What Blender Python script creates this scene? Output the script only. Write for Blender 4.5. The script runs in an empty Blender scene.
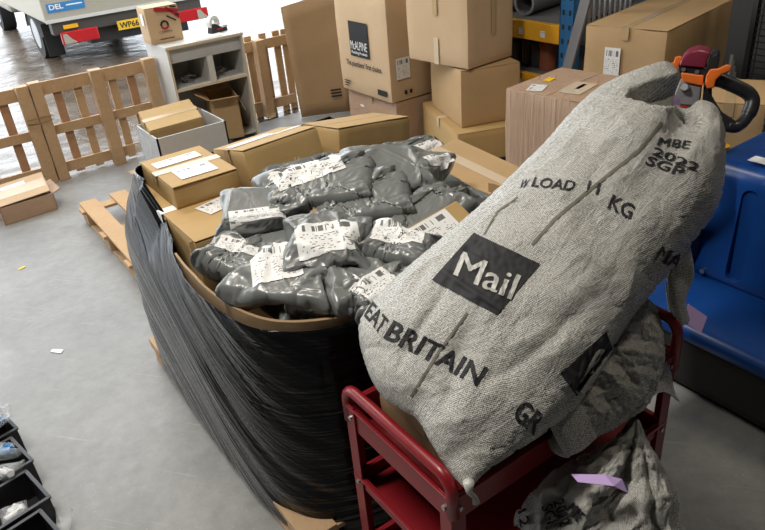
import bpy, bmesh, math, random
from mathutils import Vector, Matrix, Euler, noise
from mathutils.bvhtree import BVHTree
from mathutils.kdtree import KDTree
SC = bpy.context.scene
COL = SC.collection
PI = math.pi
R = math.radians

# ------------------------------------------------------------------ camera frame
FOC, CX, CY, CAMH = 700.0, 382.5, 265.0, 2.0
_p, _r, _a = R(29.6), R(-5.3), R(33)
def _m3(rows): return Matrix(rows)
_up = Vector((0, -math.cos(_p), -math.sin(_p))); _fw = Vector((0, -math.sin(_p), math.cos(_p))); _rt = Vector((1, 0, 0))
_Rz = Matrix(((math.cos(_r), -math.sin(_r), 0), (math.sin(_r), math.cos(_r), 0), (0, 0, 1)))
CM = Matrix(((math.cos(_a), math.sin(_a), 0), (-math.sin(_a), math.cos(_a), 0), (0, 0, 1))) @ Matrix((_Rz @ _rt, _Rz @ _fw, _Rz @ _up))
CAM = Vector((0, 0, CAMH))
def ray(p): return CM @ Vector((p[0] - CX, p[1] - CY, FOC))
def atz(p, z): d = ray(p); return CAM + d * ((z - CAMH) / d.z)
def atx(p, x): d = ray(p); return CAM + d * (x / d.x)
def aty(p, y): d = ray(p); return CAM + d * (y / d.y)
def atd(p, d): return CAM + ray(p) * (d / FOC)
CMT = CM.transposed()
def pix(P):
    q = CMT @ (Vector(P) - CAM)
    return Vector((CX + FOC * q.x / q.z, CY + FOC * q.y / q.z))

cam = bpy.data.cameras.new('camera'); cam.sensor_width = 36; cam.lens = FOC / 765 * 36; cam.clip_start = .05
co = bpy.data.objects.new('camera', cam); COL.objects.link(co)
m = Matrix.Identity(4)
for i in range(3):
    m[i][0] = CM[i][0]; m[i][1] = -CM[i][1]; m[i][2] = -CM[i][2]
m.translation = CAM
co.matrix_world = m
SC.camera = co

# ------------------------------------------------------------------ materials
class NT:
    def __init__(s, name):
        s.m = bpy.data.materials.new(name); s.m.use_nodes = True; s.t = s.m.node_tree
        s.b = s.t.nodes['Principled BSDF']
    def n(s, typ, op=None, **k):
        nd = s.t.nodes.new('ShaderNode' + typ)
        if op: nd.operation = op
        for a, v in k.items():
            a = a.replace('_', ' ')
            if a.startswith('i') and a[1:].isdigit(): s.put(nd, int(a[1:]), v)
            else: s.put(nd, a, v)
        return nd
    def put(s, nd, key, v):
        if isinstance(v, bpy.types.NodeSocket): s.t.links.new(v, nd.inputs[key])
        else: nd.inputs[key].default_value = v
    def math(s, op, a, b=0.0, c=0.0): return s.n('Math', op, i0=a, i1=b, i2=c).outputs[0]
    def mix(s, f, a, b):
        nd = s.t.nodes.new('ShaderNodeMix'); nd.data_type = 'RGBA'
        s.put(nd, 0, f); s.put(nd, 6, a); s.put(nd, 7, b); return nd.outputs[2]
    def ramp(s, f, stops):
        nd = s.t.nodes.new('ShaderNodeValToRGB'); s.put(nd, 0, f)
        e = nd.color_ramp.elements
        while len(e) < len(stops): e.new(.5)
        for q, (p, c) in zip(e, stops): q.position = p; q.color = c if len(c) == 4 else (*c, 1)
        return nd.outputs[0]
    def coord(s, which='Object', scale=None):
        tc = s.t.nodes.new('ShaderNodeTexCoord'); o = tc.outputs[which]
        if scale is not None:
            mp = s.n('Mapping', Vector=o, Scale=scale); o = mp.outputs[0]
        return o
    def noise(s, v, scale, detail=3, rough=.5, dist=0):
        return s.n('TexNoise', Vector=v, Scale=scale, Detail=detail, Roughness=rough, Distortion=dist).outputs[0]
    def bump(s, h, strength=.5, dist=.01):
        s.put(s.b, 'Normal', s.n('Bump', Height=h, Strength=strength, Distance=dist).outputs[0])
    def set(s, **k):
        for a, v in k.items(): s.put(s.b, a.replace('_', ' '), v)
        return s.m
def c4(c): return (c[0], c[1], c[2], 1)

def plain(name, col, rough=.5, metal=0, nz=.08, scale=20, **k):
    t = NT(name)
    v = t.coord()
    f = t.noise(v, scale, 4)
    a = tuple(x * (1 - nz) for x in col); b = tuple(min(1, x * (1 + nz)) for x in col)
    t.set(Base_Color=t.mix(f, c4(a), c4(b)), Roughness=rough, Metallic=metal, **k)
    return t.m

def cardboard(name, col, crinkle=.15, rough=.75):
    t = NT(name); v = t.coord()
    f = t.noise(v, 5, 4); g = t.noise(t.coord('Object', (3, 3, 90)), 3, 2)
    a = tuple(x * .88 for x in col); b = tuple(x * 1.1 for x in col)
    cc = t.mix(f, c4(a), c4(b))
    cc = t.mix(t.math('MULTIPLY', g, .12), cc, c4(tuple(x * .72 for x in col)))
    t.set(Base_Color=cc, Roughness=rough)
    h = t.math('MULTIPLY_ADD', t.noise(v, 9, 3), 1.0, t.math('MULTIPLY', g, .15))
    t.bump(h, crinkle, .03)
    return t.m

M = {}
M['kraft'] = cardboard('kraft_card', (.47, .31, .155))
M['kraft_pale'] = cardboard('kraft_card_pale', (.55, .39, .235))
M['kraft_pink'] = cardboard('kraft_card_worn', (.43, .28, .185), .5)
M['kraft_olive'] = cardboard('kraft_card_olive', (.45, .295, .12))
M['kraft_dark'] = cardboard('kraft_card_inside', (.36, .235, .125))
def ribbed():
    t = NT('ribbed_card'); v = t.coord()
    f = t.noise(v, 5, 4); g = t.noise(t.coord('Object', (26, 26, 1.2)), 1.2, 3, .55, .3)
    cc = t.mix(f, (.36, .235, .155, 1), (.47, .32, .215, 1))
    t.set(Base_Color=cc, Roughness=.6)
    r_ = t.math('ABSOLUTE', t.math('SUBTRACT', g, .5))
    t.bump(t.math('ADD', t.math('MULTIPLY', r_, 1.5), t.math('MULTIPLY', f, .4)), .55, .02)
    return t.m
M['kraft_ribbed'] = ribbed()
M['edge'] = plain('card_edge', (.30, .19, .09), .8)
M['tape'] = plain('brown_tape', (.47, .335, .18), .25)
M['clear_tape'] = plain('clear_tape', (.62, .5, .36), .15)
M['paper'] = plain('white_paper', (.80, .80, .79), .55, nz=.03)
M['ink'] = plain('black_ink', (.012, .012, .013), .7)
M['inkgrey'] = plain('worn_ink', (.013, .013, .015), .75, nz=.3, scale=60)
M['yellow'] = plain('yellow_sticker', (.85, .55, .02), .5)
M['red'] = plain('red_sticker', (.40, .02, .03), .4)
M['redpaint'] = plain('red_paint', (.21, .008, .013), .34, nz=.15)
M['blue'] = plain('blue_plastic', (.006, .05, .22), .32, nz=.1)
M['bluepaint'] = plain('blue_paint', (.02, .13, .32), .4)
M['black'] = plain('black_plastic', (.018, .018, .02), .4)
M['rubber'] = plain('black_rubber', (.02, .02, .02), .75)
M['steel'] = plain('steel', (.5, .5, .5), .35, 1)
M['orange'] = plain('orange_plastic', (.75, .16, .02), .4)
M['maroon'] = plain('maroon_plastic', (.19, .02, .045), .38)
M['greyplastic'] = plain('grey_plastic', (.11, .11, .115), .45)
M['keygrey'] = plain('mid_grey_plastic', (.22, .22, .23), .45)
M['ybeam'] = plain('yellow_paint', (.72, .36, .02), .45)
M['greytube'] = plain('grey_tube', (.19, .19, .20), .5)
M['terracotta'] = plain('brown_pipe', (.20, .06, .03), .5)
M['laminate'] = plain('pale_laminate', (.56, .55, .52), .5)
M['laminate_edge'] = plain('laminate_edge', (.60, .52, .38), .5)
M['purple'] = plain('purple_card', (.60, .42, .80), .6, nz=.03)
M['cream'] = plain('cream_panel', (.36, .335, .27), .5)
M['vandark'] = plain('van_underside', (.03, .03, .032), .6)
M['wingred'] = plain('red_lens', (.45, .015, .02), .2)
M['plate'] = plain('yellow_plate', (.80, .50, .03), .4)
M['stickerblue'] = plain('blue_sticker', (.03, .20, .45), .4)
M['greybin'] = plain('grey_card', (.50, .51, .51), .6)
M['wall'] = plain('wall_panel', (.10, .10, .10), .8)
M['bubble'] = plain('amber', (.8, .4, .02), .3)

def wood(name, col, dark):
    t = NT(name)
    v = t.coord('Generated', (2, 2, 2))
    g = t.noise(t.coord('Object', (12, 12, 12)), 2.2, 5, .6, 1.5)
    f = t.noise(t.coord('Object', (3, 3, 3)), 2, 3)
    cc = t.mix(t.math('POWER', g, 1.3), c4(dark), c4(col))
    cc = t.mix(t.math('MULTIPLY', f, .35), cc, c4(tuple(x * .6 for x in dark)))
    t.set(Base_Color=cc, Roughness=.7); t.bump(g, .2, .01)
    return t.m
M['wood'] = wood('pallet_wood', (.62, .42, .24), (.40, .25, .13))
M['pine'] = wood('pine_wood', (.62, .42, .22), (.46, .27, .12))
M['woodred'] = wood('reddish_wood', (.50, .29, .165), (.34, .18, .095))

def label_mat(name, seed):
    """white shipping label with printed rows of illegible small type and a bar block (uv 0..1)"""
    t = NT(name)
    uv = t.coord('UV')
    sep = t.n('SeparateXYZ', Vector=uv)
    x, y = sep.outputs[0], sep.outputs[1]
    rows = t.math('GREATER_THAN', t.math('FRACT', t.math('MULTIPLY', y, 15.0)), .62)
    mp = t.n('Mapping', Vector=uv, Scale=(34, 15, 1), Location=(seed * 3.7, seed * 1.3, 0))
    fl = t.n('VectorMath', 'FLOOR', i0=mp.outputs[0])
    wn = t.n('TexWhiteNoise', Vector=fl.outputs[0]).outputs[0]
    words = t.math('GREATER_THAN', wn, .68)
    inx = t.math('MULTIPLY', t.math('GREATER_THAN', x, .07), t.math('LESS_THAN', x, .93))
    iny = t.math('MULTIPLY', t.math('GREATER_THAN', y, .08), t.math('LESS_THAN', y, .62))
    txt = t.math('MULTIPLY', t.math('MULTIPLY', rows, words), t.math('MULTIPLY', inx, iny))
    # bars
    mb = t.n('Mapping', Vector=uv, Scale=(60, .001, 1))
    wb = t.n('TexWhiteNoise', Vector=t.n('VectorMath', 'FLOOR', i0=mb.outputs[0]).outputs[0]).outputs[0]
    bx = t.math('MULTIPLY', t.math('GREATER_THAN', x, .1), t.math('LESS_THAN', x, .62))
    by = t.math('MULTIPLY', t.math('GREATER_THAN', y, .70), t.math('LESS_THAN', y, .9))
    bars = t.math('MULTIPLY', t.math('GREATER_THAN', wb, .5), t.math('MULTIPLY', bx, by))
    # solid block
    kx = t.math('MULTIPLY', t.math('GREATER_THAN', x, .72), t.math('LESS_THAN', x, .88))
    blk = t.math('MULTIPLY', kx, by)
    allk = t.math('MAXIMUM', t.math('MAXIMUM', txt, bars), blk)
    t.set(Base_Color=t.mix(t.math('MULTIPLY', allk, .85), (.78, .78, .77, 1), (.03, .03, .03, 1)), Roughness=.4)
    return t.m
LAB = [label_mat('printed_label_%d' % i, i) for i in range(4)]

def mailer_mat():
    t = NT('grey_poly'); v = t.coord()
    nz = t.n('TexNoise', Vector=v, Scale=7.0, Detail=2.0).outputs['Color']
    w = t.n('VectorMath', 'MULTIPLY_ADD', i0=nz, i1=(.12, .12, .12), i2=v).outputs[0]
    vo = t.n('TexVoronoi', Vector=w, Scale=13.0).outputs['Distance']
    n2 = t.noise(w, 10, 3, .5, 1.0)
    ab = t.math('ABSOLUTE', t.math('SUBTRACT', n2, .5))
    h = t.math('MULTIPLY_ADD', vo, .7, ab)
    t.bump(h, .3, .009)
    t.set(Base_Color=(.185, .193, .19, 1), Roughness=.29)
    t.put(t.b, 'Specular IOR Level', .62)
    return t.m
M['mailer'] = mailer_mat()

def film_mat():
    t = NT('black_film')
    tc = t.coord('UV')
    sx = t.n('SeparateXYZ', Vector=tc)
    def streak(rot, lo, hi, sc, seed):
        r_ = t.n('Mapping', Vector=tc, Rotation=(0, 0, rot)).outputs[0]
        q_ = t.n('Mapping', Vector=r_, Scale=(lo, hi, 1), Location=(seed, seed * 2, 0)).outputs[0]
        a = t.noise(q_, sc, 3, .55, .25)
        return t.math('POWER', t.math('MAXIMUM', t.math('SUBTRACT', 1.0, t.math('ABSOLUTE', t.math('MULTIPLY', t.math('SUBTRACT', a, .5), 4.0))), 0.0), 2.0)
    ra = t.math('ADD', streak(.52, .10, 5, 1.5, 0), t.math('MULTIPLY', streak(.44, .16, 22, 1.5, 5), .16))
    rb = t.math('ADD', streak(.02, .12, 12, 1.3, 3), t.math('MULTIPLY', streak(-.08, .2, 30, 1.2, 8), .3))
    side = t.n('MapRange', Value=sx.outputs[0], i1=1.25, i2=1.75).outputs[0]
    h = t.math('ADD', t.math('MULTIPLY', ra, t.math('SUBTRACT', 1.0, side)), t.math('MULTIPLY', t.math('MULTIPLY', rb, .3), t.math('MULTIPLY_ADD', side, .85, .15)))
    t.bump(h, .5, .018)
    t.set(Base_Color=(.006, .006, .007, 1), Roughness=.10)
    t.put(t.b, 'Specular IOR Level', .3)
    t.put(t.b, 'Specular Tint', (.32, .33, .35, 1))
    return t.m
M['film'] = film_mat()

def sack_mat():
    t = NT('woven_sack')
    uv = t.coord('UV')
    wv = t.n('TexNoise', Vector=uv, Scale=6.0, Detail=2.0).outputs['Color']
    q = t.n('VectorMath', 'MULTIPLY_ADD', i0=wv, i1=(.02, .02, .02), i2=uv).outputs[0]
    s = t.n('SeparateXYZ', Vector=q)
    P = 2 * PI / .0068
    a = t.math('SINE', t.math('MULTIPLY', t.math('ADD', s.outputs[0], t.math('MULTIPLY', s.outputs[1], .55)), P))
    b = t.math('SINE', t.math('MULTIPLY', t.math('SUBTRACT', s.outputs[1], t.math('MULTIPLY', s.outputs[0], .3)), P * 1.15))
    w = t.math('MULTIPLY', a, b)
    n = t.noise(uv, 210, 1); n2 = t.noise(uv, 7, 4)
    f = t.math('ADD', t.math('MULTIPLY', w, .32), t.math('MULTIPLY_ADD', n, 1.0, .0))
    cc = t.ramp(f, [(.16, (.085, .083, .077)), (.46, (.34, .335, .312)), (.78, (.68, .67, .63))])
    cc = t.mix(t.math('MULTIPLY', n2, .25), cc, (.36, .35, .31, 1))
    t.set(Base_Color=cc, Roughness=.42)
    big = t.noise(t.n('Mapping', Vector=uv, Rotation=(0, 0, .5), Scale=(1.0, .4, 1)).outputs[0], 15, 5, .6, 1.0)
    h = t.math('ADD', t.math('MULTIPLY', f, .25), t.math('MULTIPLY', t.math('ABSOLUTE', t.math('SUBTRACT', big, .5)), 2.2))
    t.bump(h, .55, .009)
    return t.m
M['sack'] = sack_mat()

def concrete():
    t = NT('concrete_floor'); v = t.coord()
    a = t.noise(v, 1.1, 5, .6); b = t.noise(v, 14, 6, .7); c = t.noise(v, 90, 3)
    f = t.math('ADD', t.math('MULTIPLY', a, .6), t.math('MULTIPLY', b, .4))
    cc = t.ramp(f, [(.34, (.17, .166, .158)), (.52, (.265, .26, .25)), (.68, (.35, .345, .33))])
    vo = t.n('TexVoronoi', Vector=v, Scale=23.0).outputs['Distance']
    sp = t.math('LESS_THAN', vo, .06)
    cc = t.mix(t.math('MULTIPLY', sp, .55), cc, (.5, .49, .46, 1))
    sc1 = t.noise(t.n('Mapping', Vector=t.n('Mapping', Vector=v, Rotation=(0, 0, .9)).outputs[0], Scale=(1.5, 40, 1)).outputs[0], 1.5, 3)
    cc = t.mix(t.ramp(sc1, [(.64, (0, 0, 0)), (.70, (.3, .3, .3))]), cc, (.42, .415, .40, 1))
    st = t.ramp(t.noise(v, 2.3, 5, .65, .8), [(.48, (0, 0, 0)), (.72, (1, 1, 1))])
    cc = t.mix(t.math('MULTIPLY', st, .45), cc, (.16, .155, .145, 1))
    t.set(Base_Color=cc, Roughness=t.math('MULTIPLY_ADD', b, .3, .33))
    t.bump(t.math('ADD', b, t.math('MULTIPLY', c, .4)), .12, .01)
    return t.m
M['concrete'] = concrete()
def yard():
    t = NT('wet_yard'); v = t.coord()
    a = t.noise(v, .45, 4, .55, 1.2); b = t.noise(v, 5, 5, .6)
    cc = t.ramp(t.math('MULTIPLY_ADD', b, .3, t.math('MULTIPLY', a, .7)), [(.35, (.05, .034, .022)), (.52, (.11, .08, .056)), (.68, (.20, .165, .135))])
    t.set(Base_Color=cc, Roughness=t.math('MULTIPLY_ADD', a, .5, .0))
    mud = t.noise(t.n('Mapping', Vector=v, Rotation=(0, 0, .6), Scale=(1, 2.6, 1)).outputs[0], 1.1, 5, .65, 1.0)
    t.put(t.b, 'Specular IOR Level', t.ramp(mud, [(.40, (.85, .85, .85)), (.56, (.12, .12, .12))]))
    h = t.math('ADD', t.math('MULTIPLY', b, .5), t.noise(v, 1.8, 3))
    t.bump(h, .35, .05)
    return t.m
M['yard'] = yard()
def clearbag():
    t = NT('clear_poly')
    v = t.coord(); t.bump(t.noise(v, 30, 3, .6, 1), .8, .01)
    t.set(Base_Color=(.75, .78, .8, 1), Roughness=.12, Alpha=.28)
    return t.m
M['clear'] = clearbag()

# ------------------------------------------------------------------ mesh helpers
class MB:
    def __init__(s): s.bm = bmesh.new(); s.uvl = s.bm.loops.layers.uv.new('UVMap')
    def _add(s, tmp, mat=None, mi=0):
        me = bpy.data.meshes.new('tmp'); tmp.to_mesh(me); tmp.free()
        if mat is not None: me.transform(mat)
        n0 = len(s.bm.faces); s.bm.from_mesh(me); s.bm.faces.ensure_lookup_table()
        for f in s.bm.faces[n0:]: f.material_index = mi
        bpy.data.meshes.remove(me); return s
    def box(s, c, d, rot=(0, 0, 0), bev=0, seg=2, mi=0):
        t = bmesh.new(); bmesh.ops.create_cube(t, size=1)
        bmesh.ops.scale(t, vec=d, verts=t.verts)
        if bev: bmesh.ops.bevel(t, geom=t.edges[:], offset=bev, segments=seg, profile=.5, affect='EDGES')
        mt = Matrix.Translation(c) @ (rot if isinstance(rot, Matrix) else Euler(rot).to_matrix().to_4x4())
        return s._add(t, mt, mi)
    def b2(s, a, b, bev=0, mi=0):
        a = Vector(a); b = Vector(b)
        return s.box((a + b) / 2, [abs(q) for q in (b - a)], bev=bev, mi=mi)
    def bar(s, p, q, w, h, up=(0, 0, 1), bev=0, mi=0):
        p = Vector(p); q = Vector(q); d = q - p; L = d.length; x = d.normalized(); u = Vector(up)
        y = u.cross(x).normalized(); z = x.cross(y)
        mt = Matrix((x, y, z)).transposed().to_4x4(); mt.translation = (p + q) / 2
        t = bmesh.new(); bmesh.ops.create_cube(t, size=1); bmesh.ops.scale(t, vec=(L, w, h), verts=t.verts)
        if bev: bmesh.ops.bevel(t, geom=t.edges[:], offset=bev, segments=2, profile=.5, affect='EDGES')
        return s._add(t, mt, mi)
    def cyl(s, p, q, r0, r1=None, n=24, caps=True, mi=0):
        p = Vector(p); q = Vector(q); r1 = r0 if r1 is None else r1
        d = q - p; rot = d.to_track_quat('Z', 'Y').to_matrix().to_4x4(); rot.translation = (p + q) / 2
        t = bmesh.new(); bmesh.ops.create_cone(t, cap_ends=caps, segments=n, radius1=r0, radius2=r1, depth=d.length)
        return s._add(t, rot, mi)
    def pipe(s, p, q, ro, ri, n=28, mi=0):
        p = Vector(p); q = Vector(q); d = (q - p); ax = d.normalized()
        u = ax.orthogonal().normalized(); w = ax.cross(u)
        rings = []
        for (c, r) in ((p, ro), (q, ro), (q, ri), (p, ri)):
            rings.append([s.bm.verts.new(c + (u * math.cos(2 * PI * k / n) + w * math.sin(2 * PI * k / n)) * r) for k in range(n)])
        for a in range(4):
            A, B = rings[a], rings[(a + 1) % 4]
            for k in range(n):
                f = s.bm.faces.new((A[k], A[(k + 1) % n], B[(k + 1) % n], B[k])); f.material_index = mi
        return s
    def tube(s, pts, r, n=12, closed=False, mi=0):
        pts = [Vector(p) for p in pts]; N = len(pts); rings = []
        prev = None
        for i, p in enumerate(pts):
            a = pts[(i - 1) % N] if (closed or i > 0) else p; b = pts[(i + 1) % N] if (closed or i < N - 1) else p
            tan = (b - a).normalized()
            if prev is None: u = tan.orthogonal().normalized()
            else: u = (prev - tan * prev.dot(tan)).normalized()
            prev = u; w = tan.cross(u)
            rr = r[i] if isinstance(r, (list, tuple)) else r
            rings.append([s.bm.verts.new(p + (u * math.cos(2 * PI * k / n) + w * math.sin(2 * PI * k / n)) * rr) for k in range(n)])
        for i in range(N if closed else N - 1):
            A, B = rings[i], rings[(i + 1) % N]
            for k in range(n):
                f = s.bm.faces.new((A[k], A[(k + 1) % n], B[(k + 1) % n], B[k])); f.material_index = mi
        if not closed:
            s.bm.faces.new(rings[0][::-1]).material_index = mi; s.bm.faces.new(rings[-1]).material_index = mi
        return s
    def quad(s, a, b, c, d, mi=0, th=0):
        vs = [s.bm.verts.new(Vector(v)) for v in (a, b, c, d)]
        f = s.bm.faces.new(vs); f.material_index = mi
        for l, uv in zip(f.loops, ((0, 0), (1, 0), (1, 1), (0, 1))): l[s.uvl].uv = uv
        return s
    def slab(s, a, b, c, d, th, mi=0):
        """thin sheet with thickness: quad a b c d thickened both ways along its normal; uv on the top"""
        a, b, c, d = [Vector(v) for v in (a, b, c, d)]
        n = (b - a).cross(d - a).normalized() * th
        top = [s.bm.verts.new(v + n) for v in (a, b, c, d)]; bot = [s.bm.verts.new(v) for v in (a, b, c, d)]
        f = s.bm.faces.new(top); f.material_index = mi
        for l, uv in zip(f.loops, ((0, 0), (1, 0), (1, 1), (0, 1))): l[s.uvl].uv = uv
        s.bm.faces.new(bot[::-1]).material_index = mi
        for k in range(4):
            s.bm.faces.new((bot[k], bot[(k + 1) % 4], top[(k + 1) % 4], top[k])).material_index = mi
        return s
    def prism(s, poly, z0, z1, mat=None, mi=0, bev=0):
        t = bmesh.new()
        b = [t.verts.new((x, y, z0)) for x, y in poly]; u = [t.verts.new((x, y, z1)) for x, y in poly]
        t.faces.new(b[::-1]); t.faces.new(u); n = len(poly)
        for k in range(n): t.faces.new((b[k], b[(k + 1) % n], u[(k + 1) % n], u[k]))
        if bev: bmesh.ops.bevel(t, geom=t.edges[:], offset=bev, segments=2, profile=.5, affect='EDGES')
        return s._add(t, mat, mi)
    def grid(s, P, wrapu=False, mi=0, uv=None):
        """P[i][j] points"""
        V = [[s.bm.verts.new(p) for p in row] for row in P]; ni = len(P); nj = len(P[0])
        for i in range(ni - 1):
            for j in range(nj if wrapu else nj - 1):
                k = (j + 1) % nj
                f = s.bm.faces.new((V[i][j], V[i][k], V[i + 1][k], V[i + 1][j])); f.material_index = mi
                if uv:
                    for l, (a, b) in zip(f.loops, ((i, j), (i, j + 1), (i + 1, j + 1), (i + 1, j))): l[s.uvl].uv = uv(a, b)
        return V
    def build(s, name, mats, parent=None, smooth=False, recalc=False):
        if recalc: bmesh.ops.recalc_face_normals(s.bm, faces=s.bm.faces[:])
        me = bpy.data.meshes.new(name); s.bm.to_mesh(me); s.bm.free()
        for x in (mats if isinstance(mats, (list, tuple)) else [mats]): me.materials.append(x)
        o = bpy.data.objects.new(name, me); COL.objects.link(o)
        if smooth:
            for p in me.polygons: p.use_smooth = True
            if smooth == 'auto':
                me.set_sharp_from_angle(angle=R(40))
        if parent is not None: o.parent = parent
        return o

def tag(o, label=None, cat=None, group=None, kind=None):
    if label: o['label'] = label
    if cat: o['category'] = cat
    if group: o['group'] = group
    if kind: o['kind'] = kind
    return o
def thing(name, label, cat, loc=(0, 0, 0), rot=(0, 0, 0), group=None):
    o = bpy.data.objects.new(name, None); COL.objects.link(o); o.empty_display_size = .05
    o.location = loc; o.rotation_euler = rot
    return tag(o, label, cat, group)
def struct(name, mb, mat): return tag(mb.build(name, mat), kind='structure')

_tc = {}
def text2d(s, off=.0):
    """flat lettering: (verts 2d normalised to 0..1 box, faces, aspect)"""
    if (s, off) in _tc: return _tc[s, off]
    cu = bpy.data.curves.new('txt', 'FONT'); cu.body = s; cu.offset = off; cu.resolution_u = 3
    o = bpy.data.objects.new('txt', cu); COL.objects.link(o)
    dg = bpy.context.evaluated_depsgraph_get()
    me = bpy.data.meshes.new_from_object(o.evaluated_get(dg))
    bpy.data.objects.remove(o); bpy.data.curves.remove(cu)
    xs = [v.co.x for v in me.vertices]; ys = [v.co.y for v in me.vertices]
    x0, x1, y0, y1 = min(xs), max(xs), min(ys), max(ys)
    bm = bmesh.new(); bm.from_mesh(me); bpy.data.meshes.remove(me)
    bmesh.ops.remove_doubles(bm, verts=bm.verts[:], dist=1e-5)
    vs = [((v.co.x - x0) / (x1 - x0), (v.co.y - y0) / (y1 - y0)) for v in bm.verts]
    bm.verts.index_update(); fs = [[v.index for v in f.verts] for f in bm.faces]; bm.free()
    _tc[s, off] = (vs, fs, (x1 - x0) / (y1 - y0))
    return _tc[s, off]
def put_text(mb, s, fn, off=.015, sub=0, mi=0, maxlen=.06):
    """fn(x, y) for x, y in 0..1 gives the point (and decides size)"""
    vs, fs, asp = text2d(s, off)
    t = bmesh.new(); V = [t.verts.new((x * asp, y, 0)) for x, y in vs]
    for f in fs:
        try: t.faces.new([V[k] for k in f])
        except ValueError: pass
    if sub:
        for _ in range(sub):
            bmesh.ops.triangulate(t, faces=t.faces[:])
            es = [e for e in t.edges if e.calc_length() > maxlen * 2]
            if not es: break
            bmesh.ops.subdivide_edges(t, edges=es, cuts=1)
        bmesh.ops.triangulate(t, faces=t.faces[:])
    t.verts.index_update()
    W = [mb.bm.verts.new(fn(v.co.x / asp, v.co.y)) for v in t.verts]
    for f in t.faces:
        try: mb.bm.faces.new([W[v.index] for v in f.verts]).material_index = mi
        except ValueError: pass
    t.free()
def plane_text(mb, s, p0, ux, uy, w=None, h=None, off=.015, mi=0):
    """lettering on a flat face: p0 lower left, unit vectors, given width or height"""
    asp = text2d(s, off)[2]
    if w is None: w = h * asp
    if h is None: h = w / asp
    p0 = Vector(p0); ux = Vector(ux); uy = Vector(uy)
    put_text(mb, s, lambda x, y: p0 + ux * (x * w) + uy * (y * h), off, mi=mi)

# ------------------------------------------------------------------ setting
mb = MB()
# indoor slab
mb.grid([[(-4 + 12 * i / 12, -3 + 8.95 * j / 9, 0) for i in range(13)] for j in range(10)])
struct('floor', mb, M['concrete'])
mb = MB(); mb.grid([[(-30 + 60 * i / 8, 5.95 + 50 * j / 8, -.01) for i in range(9)] for j in range(9)])
struct('ground', mb, M['yard'])
mb = MB(); mb.b2((-4, -3, 4.6), (8, 6.2, 4.75)); struct('ceiling', mb, M['wall'])
mb = MB(); mb.b2((5.6, -3, 0), (5.75, 6.2, 4.6)); struct('wall_right', mb, M['wall'])
mb = MB(); mb.b2((-4.15, -3, 0), (-4, 6.2, 4.6)); struct('wall_left', mb, M['wall'])
mb = MB(); mb.b2((-4, -3.15, 0), (5.75, -3, 4.6)); struct('wall_front', mb, M['wall'])
mb = MB(); mb.b2((3.72, 6.0, 0), (5.6, 6.15, 4.6)); struct('wall_back', mb, M['wall'])
mb = MB(); mb.b2((-4, 6.0, 3.9), (3.72, 6.15, 4.6)); struct('wall_back_upper', mb, M['wall'])
# door jamb guard with hazard bands
mb = MB(); mb.b2((3.56, 5.9, 0), (3.72, 6.0, 3.9)); o = struct('trim_1', mb, M['black'])
mb = MB()
for k in range(9): mb.b2((3.553, 5.893, .1 + k * .24), (3.66, 5.9, .2 + k * .24))
o2 = mb.build('hazard_band', M['ybeam'], o)

# ------------------------------------------------------------------ pallets
def upright_pallet(name, label, x0, x1, y, top, nslat, posts, group='wooden pallets stood on edge as a barrier'):
    ox = (x0 + x1) / 2
    t = thing(name, label, 'pallet', (ox, y, 0), group=group)
    rr = random.Random(len(label))
    for px_, w in posts:
        q = MB(); q.box((px_ - ox, -.035, (top + .015) / 2), (w, .085, top + .015), bev=.003); q.build('stringer', M['wood'], t)
    for zz, hh in ((top - .055, .10), (top * .50, .075), (.075, .085)):
        q = MB(); q.box((0, .022, zz), (x1 - x0, .022, hh), bev=.002); q.build('rail', M['wood'], t)
    for a in range(len(posts) - 1):
        l = posts[a][0] + posts[a][1] / 2; r_ = posts[a + 1][0] - posts[a + 1][1] / 2
        for k in range(nslat):
            c = l + (r_ - l) * (k + .62 + rr.uniform(-.08, .08)) / (nslat + .2)
            q = MB(); q.box((c - ox, .046, top / 2 - .01), (.066, .02, top - .03), bev=.002)
            q.build('slat', M['woodred'] if (k + a) % 2 == 0 else M['wood'], t)
    return t
upright_pallet('pallet', 'weathered pallet stood on edge with two openings, next to the pale cabinet', .80, 1.78, 5.95, .775, 2, [(.845, .085), (1.305, .095), (1.735, .095)])
upright_pallet('pallet', 'weathered pallet stood on edge, cut by the left picture border, tied to its neighbour', -.35, .795, 5.955, .765, 2, [(-.3, .085), (.22, .085), (.75, .085)])
q = MB(); q.tube([(.70, 5.868, .50), (.80, 5.866, .492), (.90, 5.866, .50), (.90, 5.868, .53), (.80, 5.866, .535), (.70, 5.868, .53)], .0035, 8, closed=True)
tag(q.build('strap', M['edge'], smooth=True), 'thin dull strap tying the two weathered edge pallets together', 'strap')
# pallet behind cabinet
t = thing('pallet', 'narrow pallet on its edge between the pale cabinet and the tall leaning card sheet', 'pallet', (2.82, 6.1, 0), group='wooden pallets stood on edge as a barrier')
for zz in (.66, .1):
    q = MB(); q.box((0, 0, zz), (.62, .03, .09), bev=.002); q.build('rail', M['wood'], t)
q = MB(); q.box((-.02, -.06, .36), (.085, .09, .72), bev=.003); q.build('stringer', M['wood'], t)
for c in (-.25, -.08, .07, .21, .30):
    q = MB(); q.box((c, .03, .37), (.07, .02, .76), bev=.002); q.build('slat', M['wood'], t)

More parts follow.
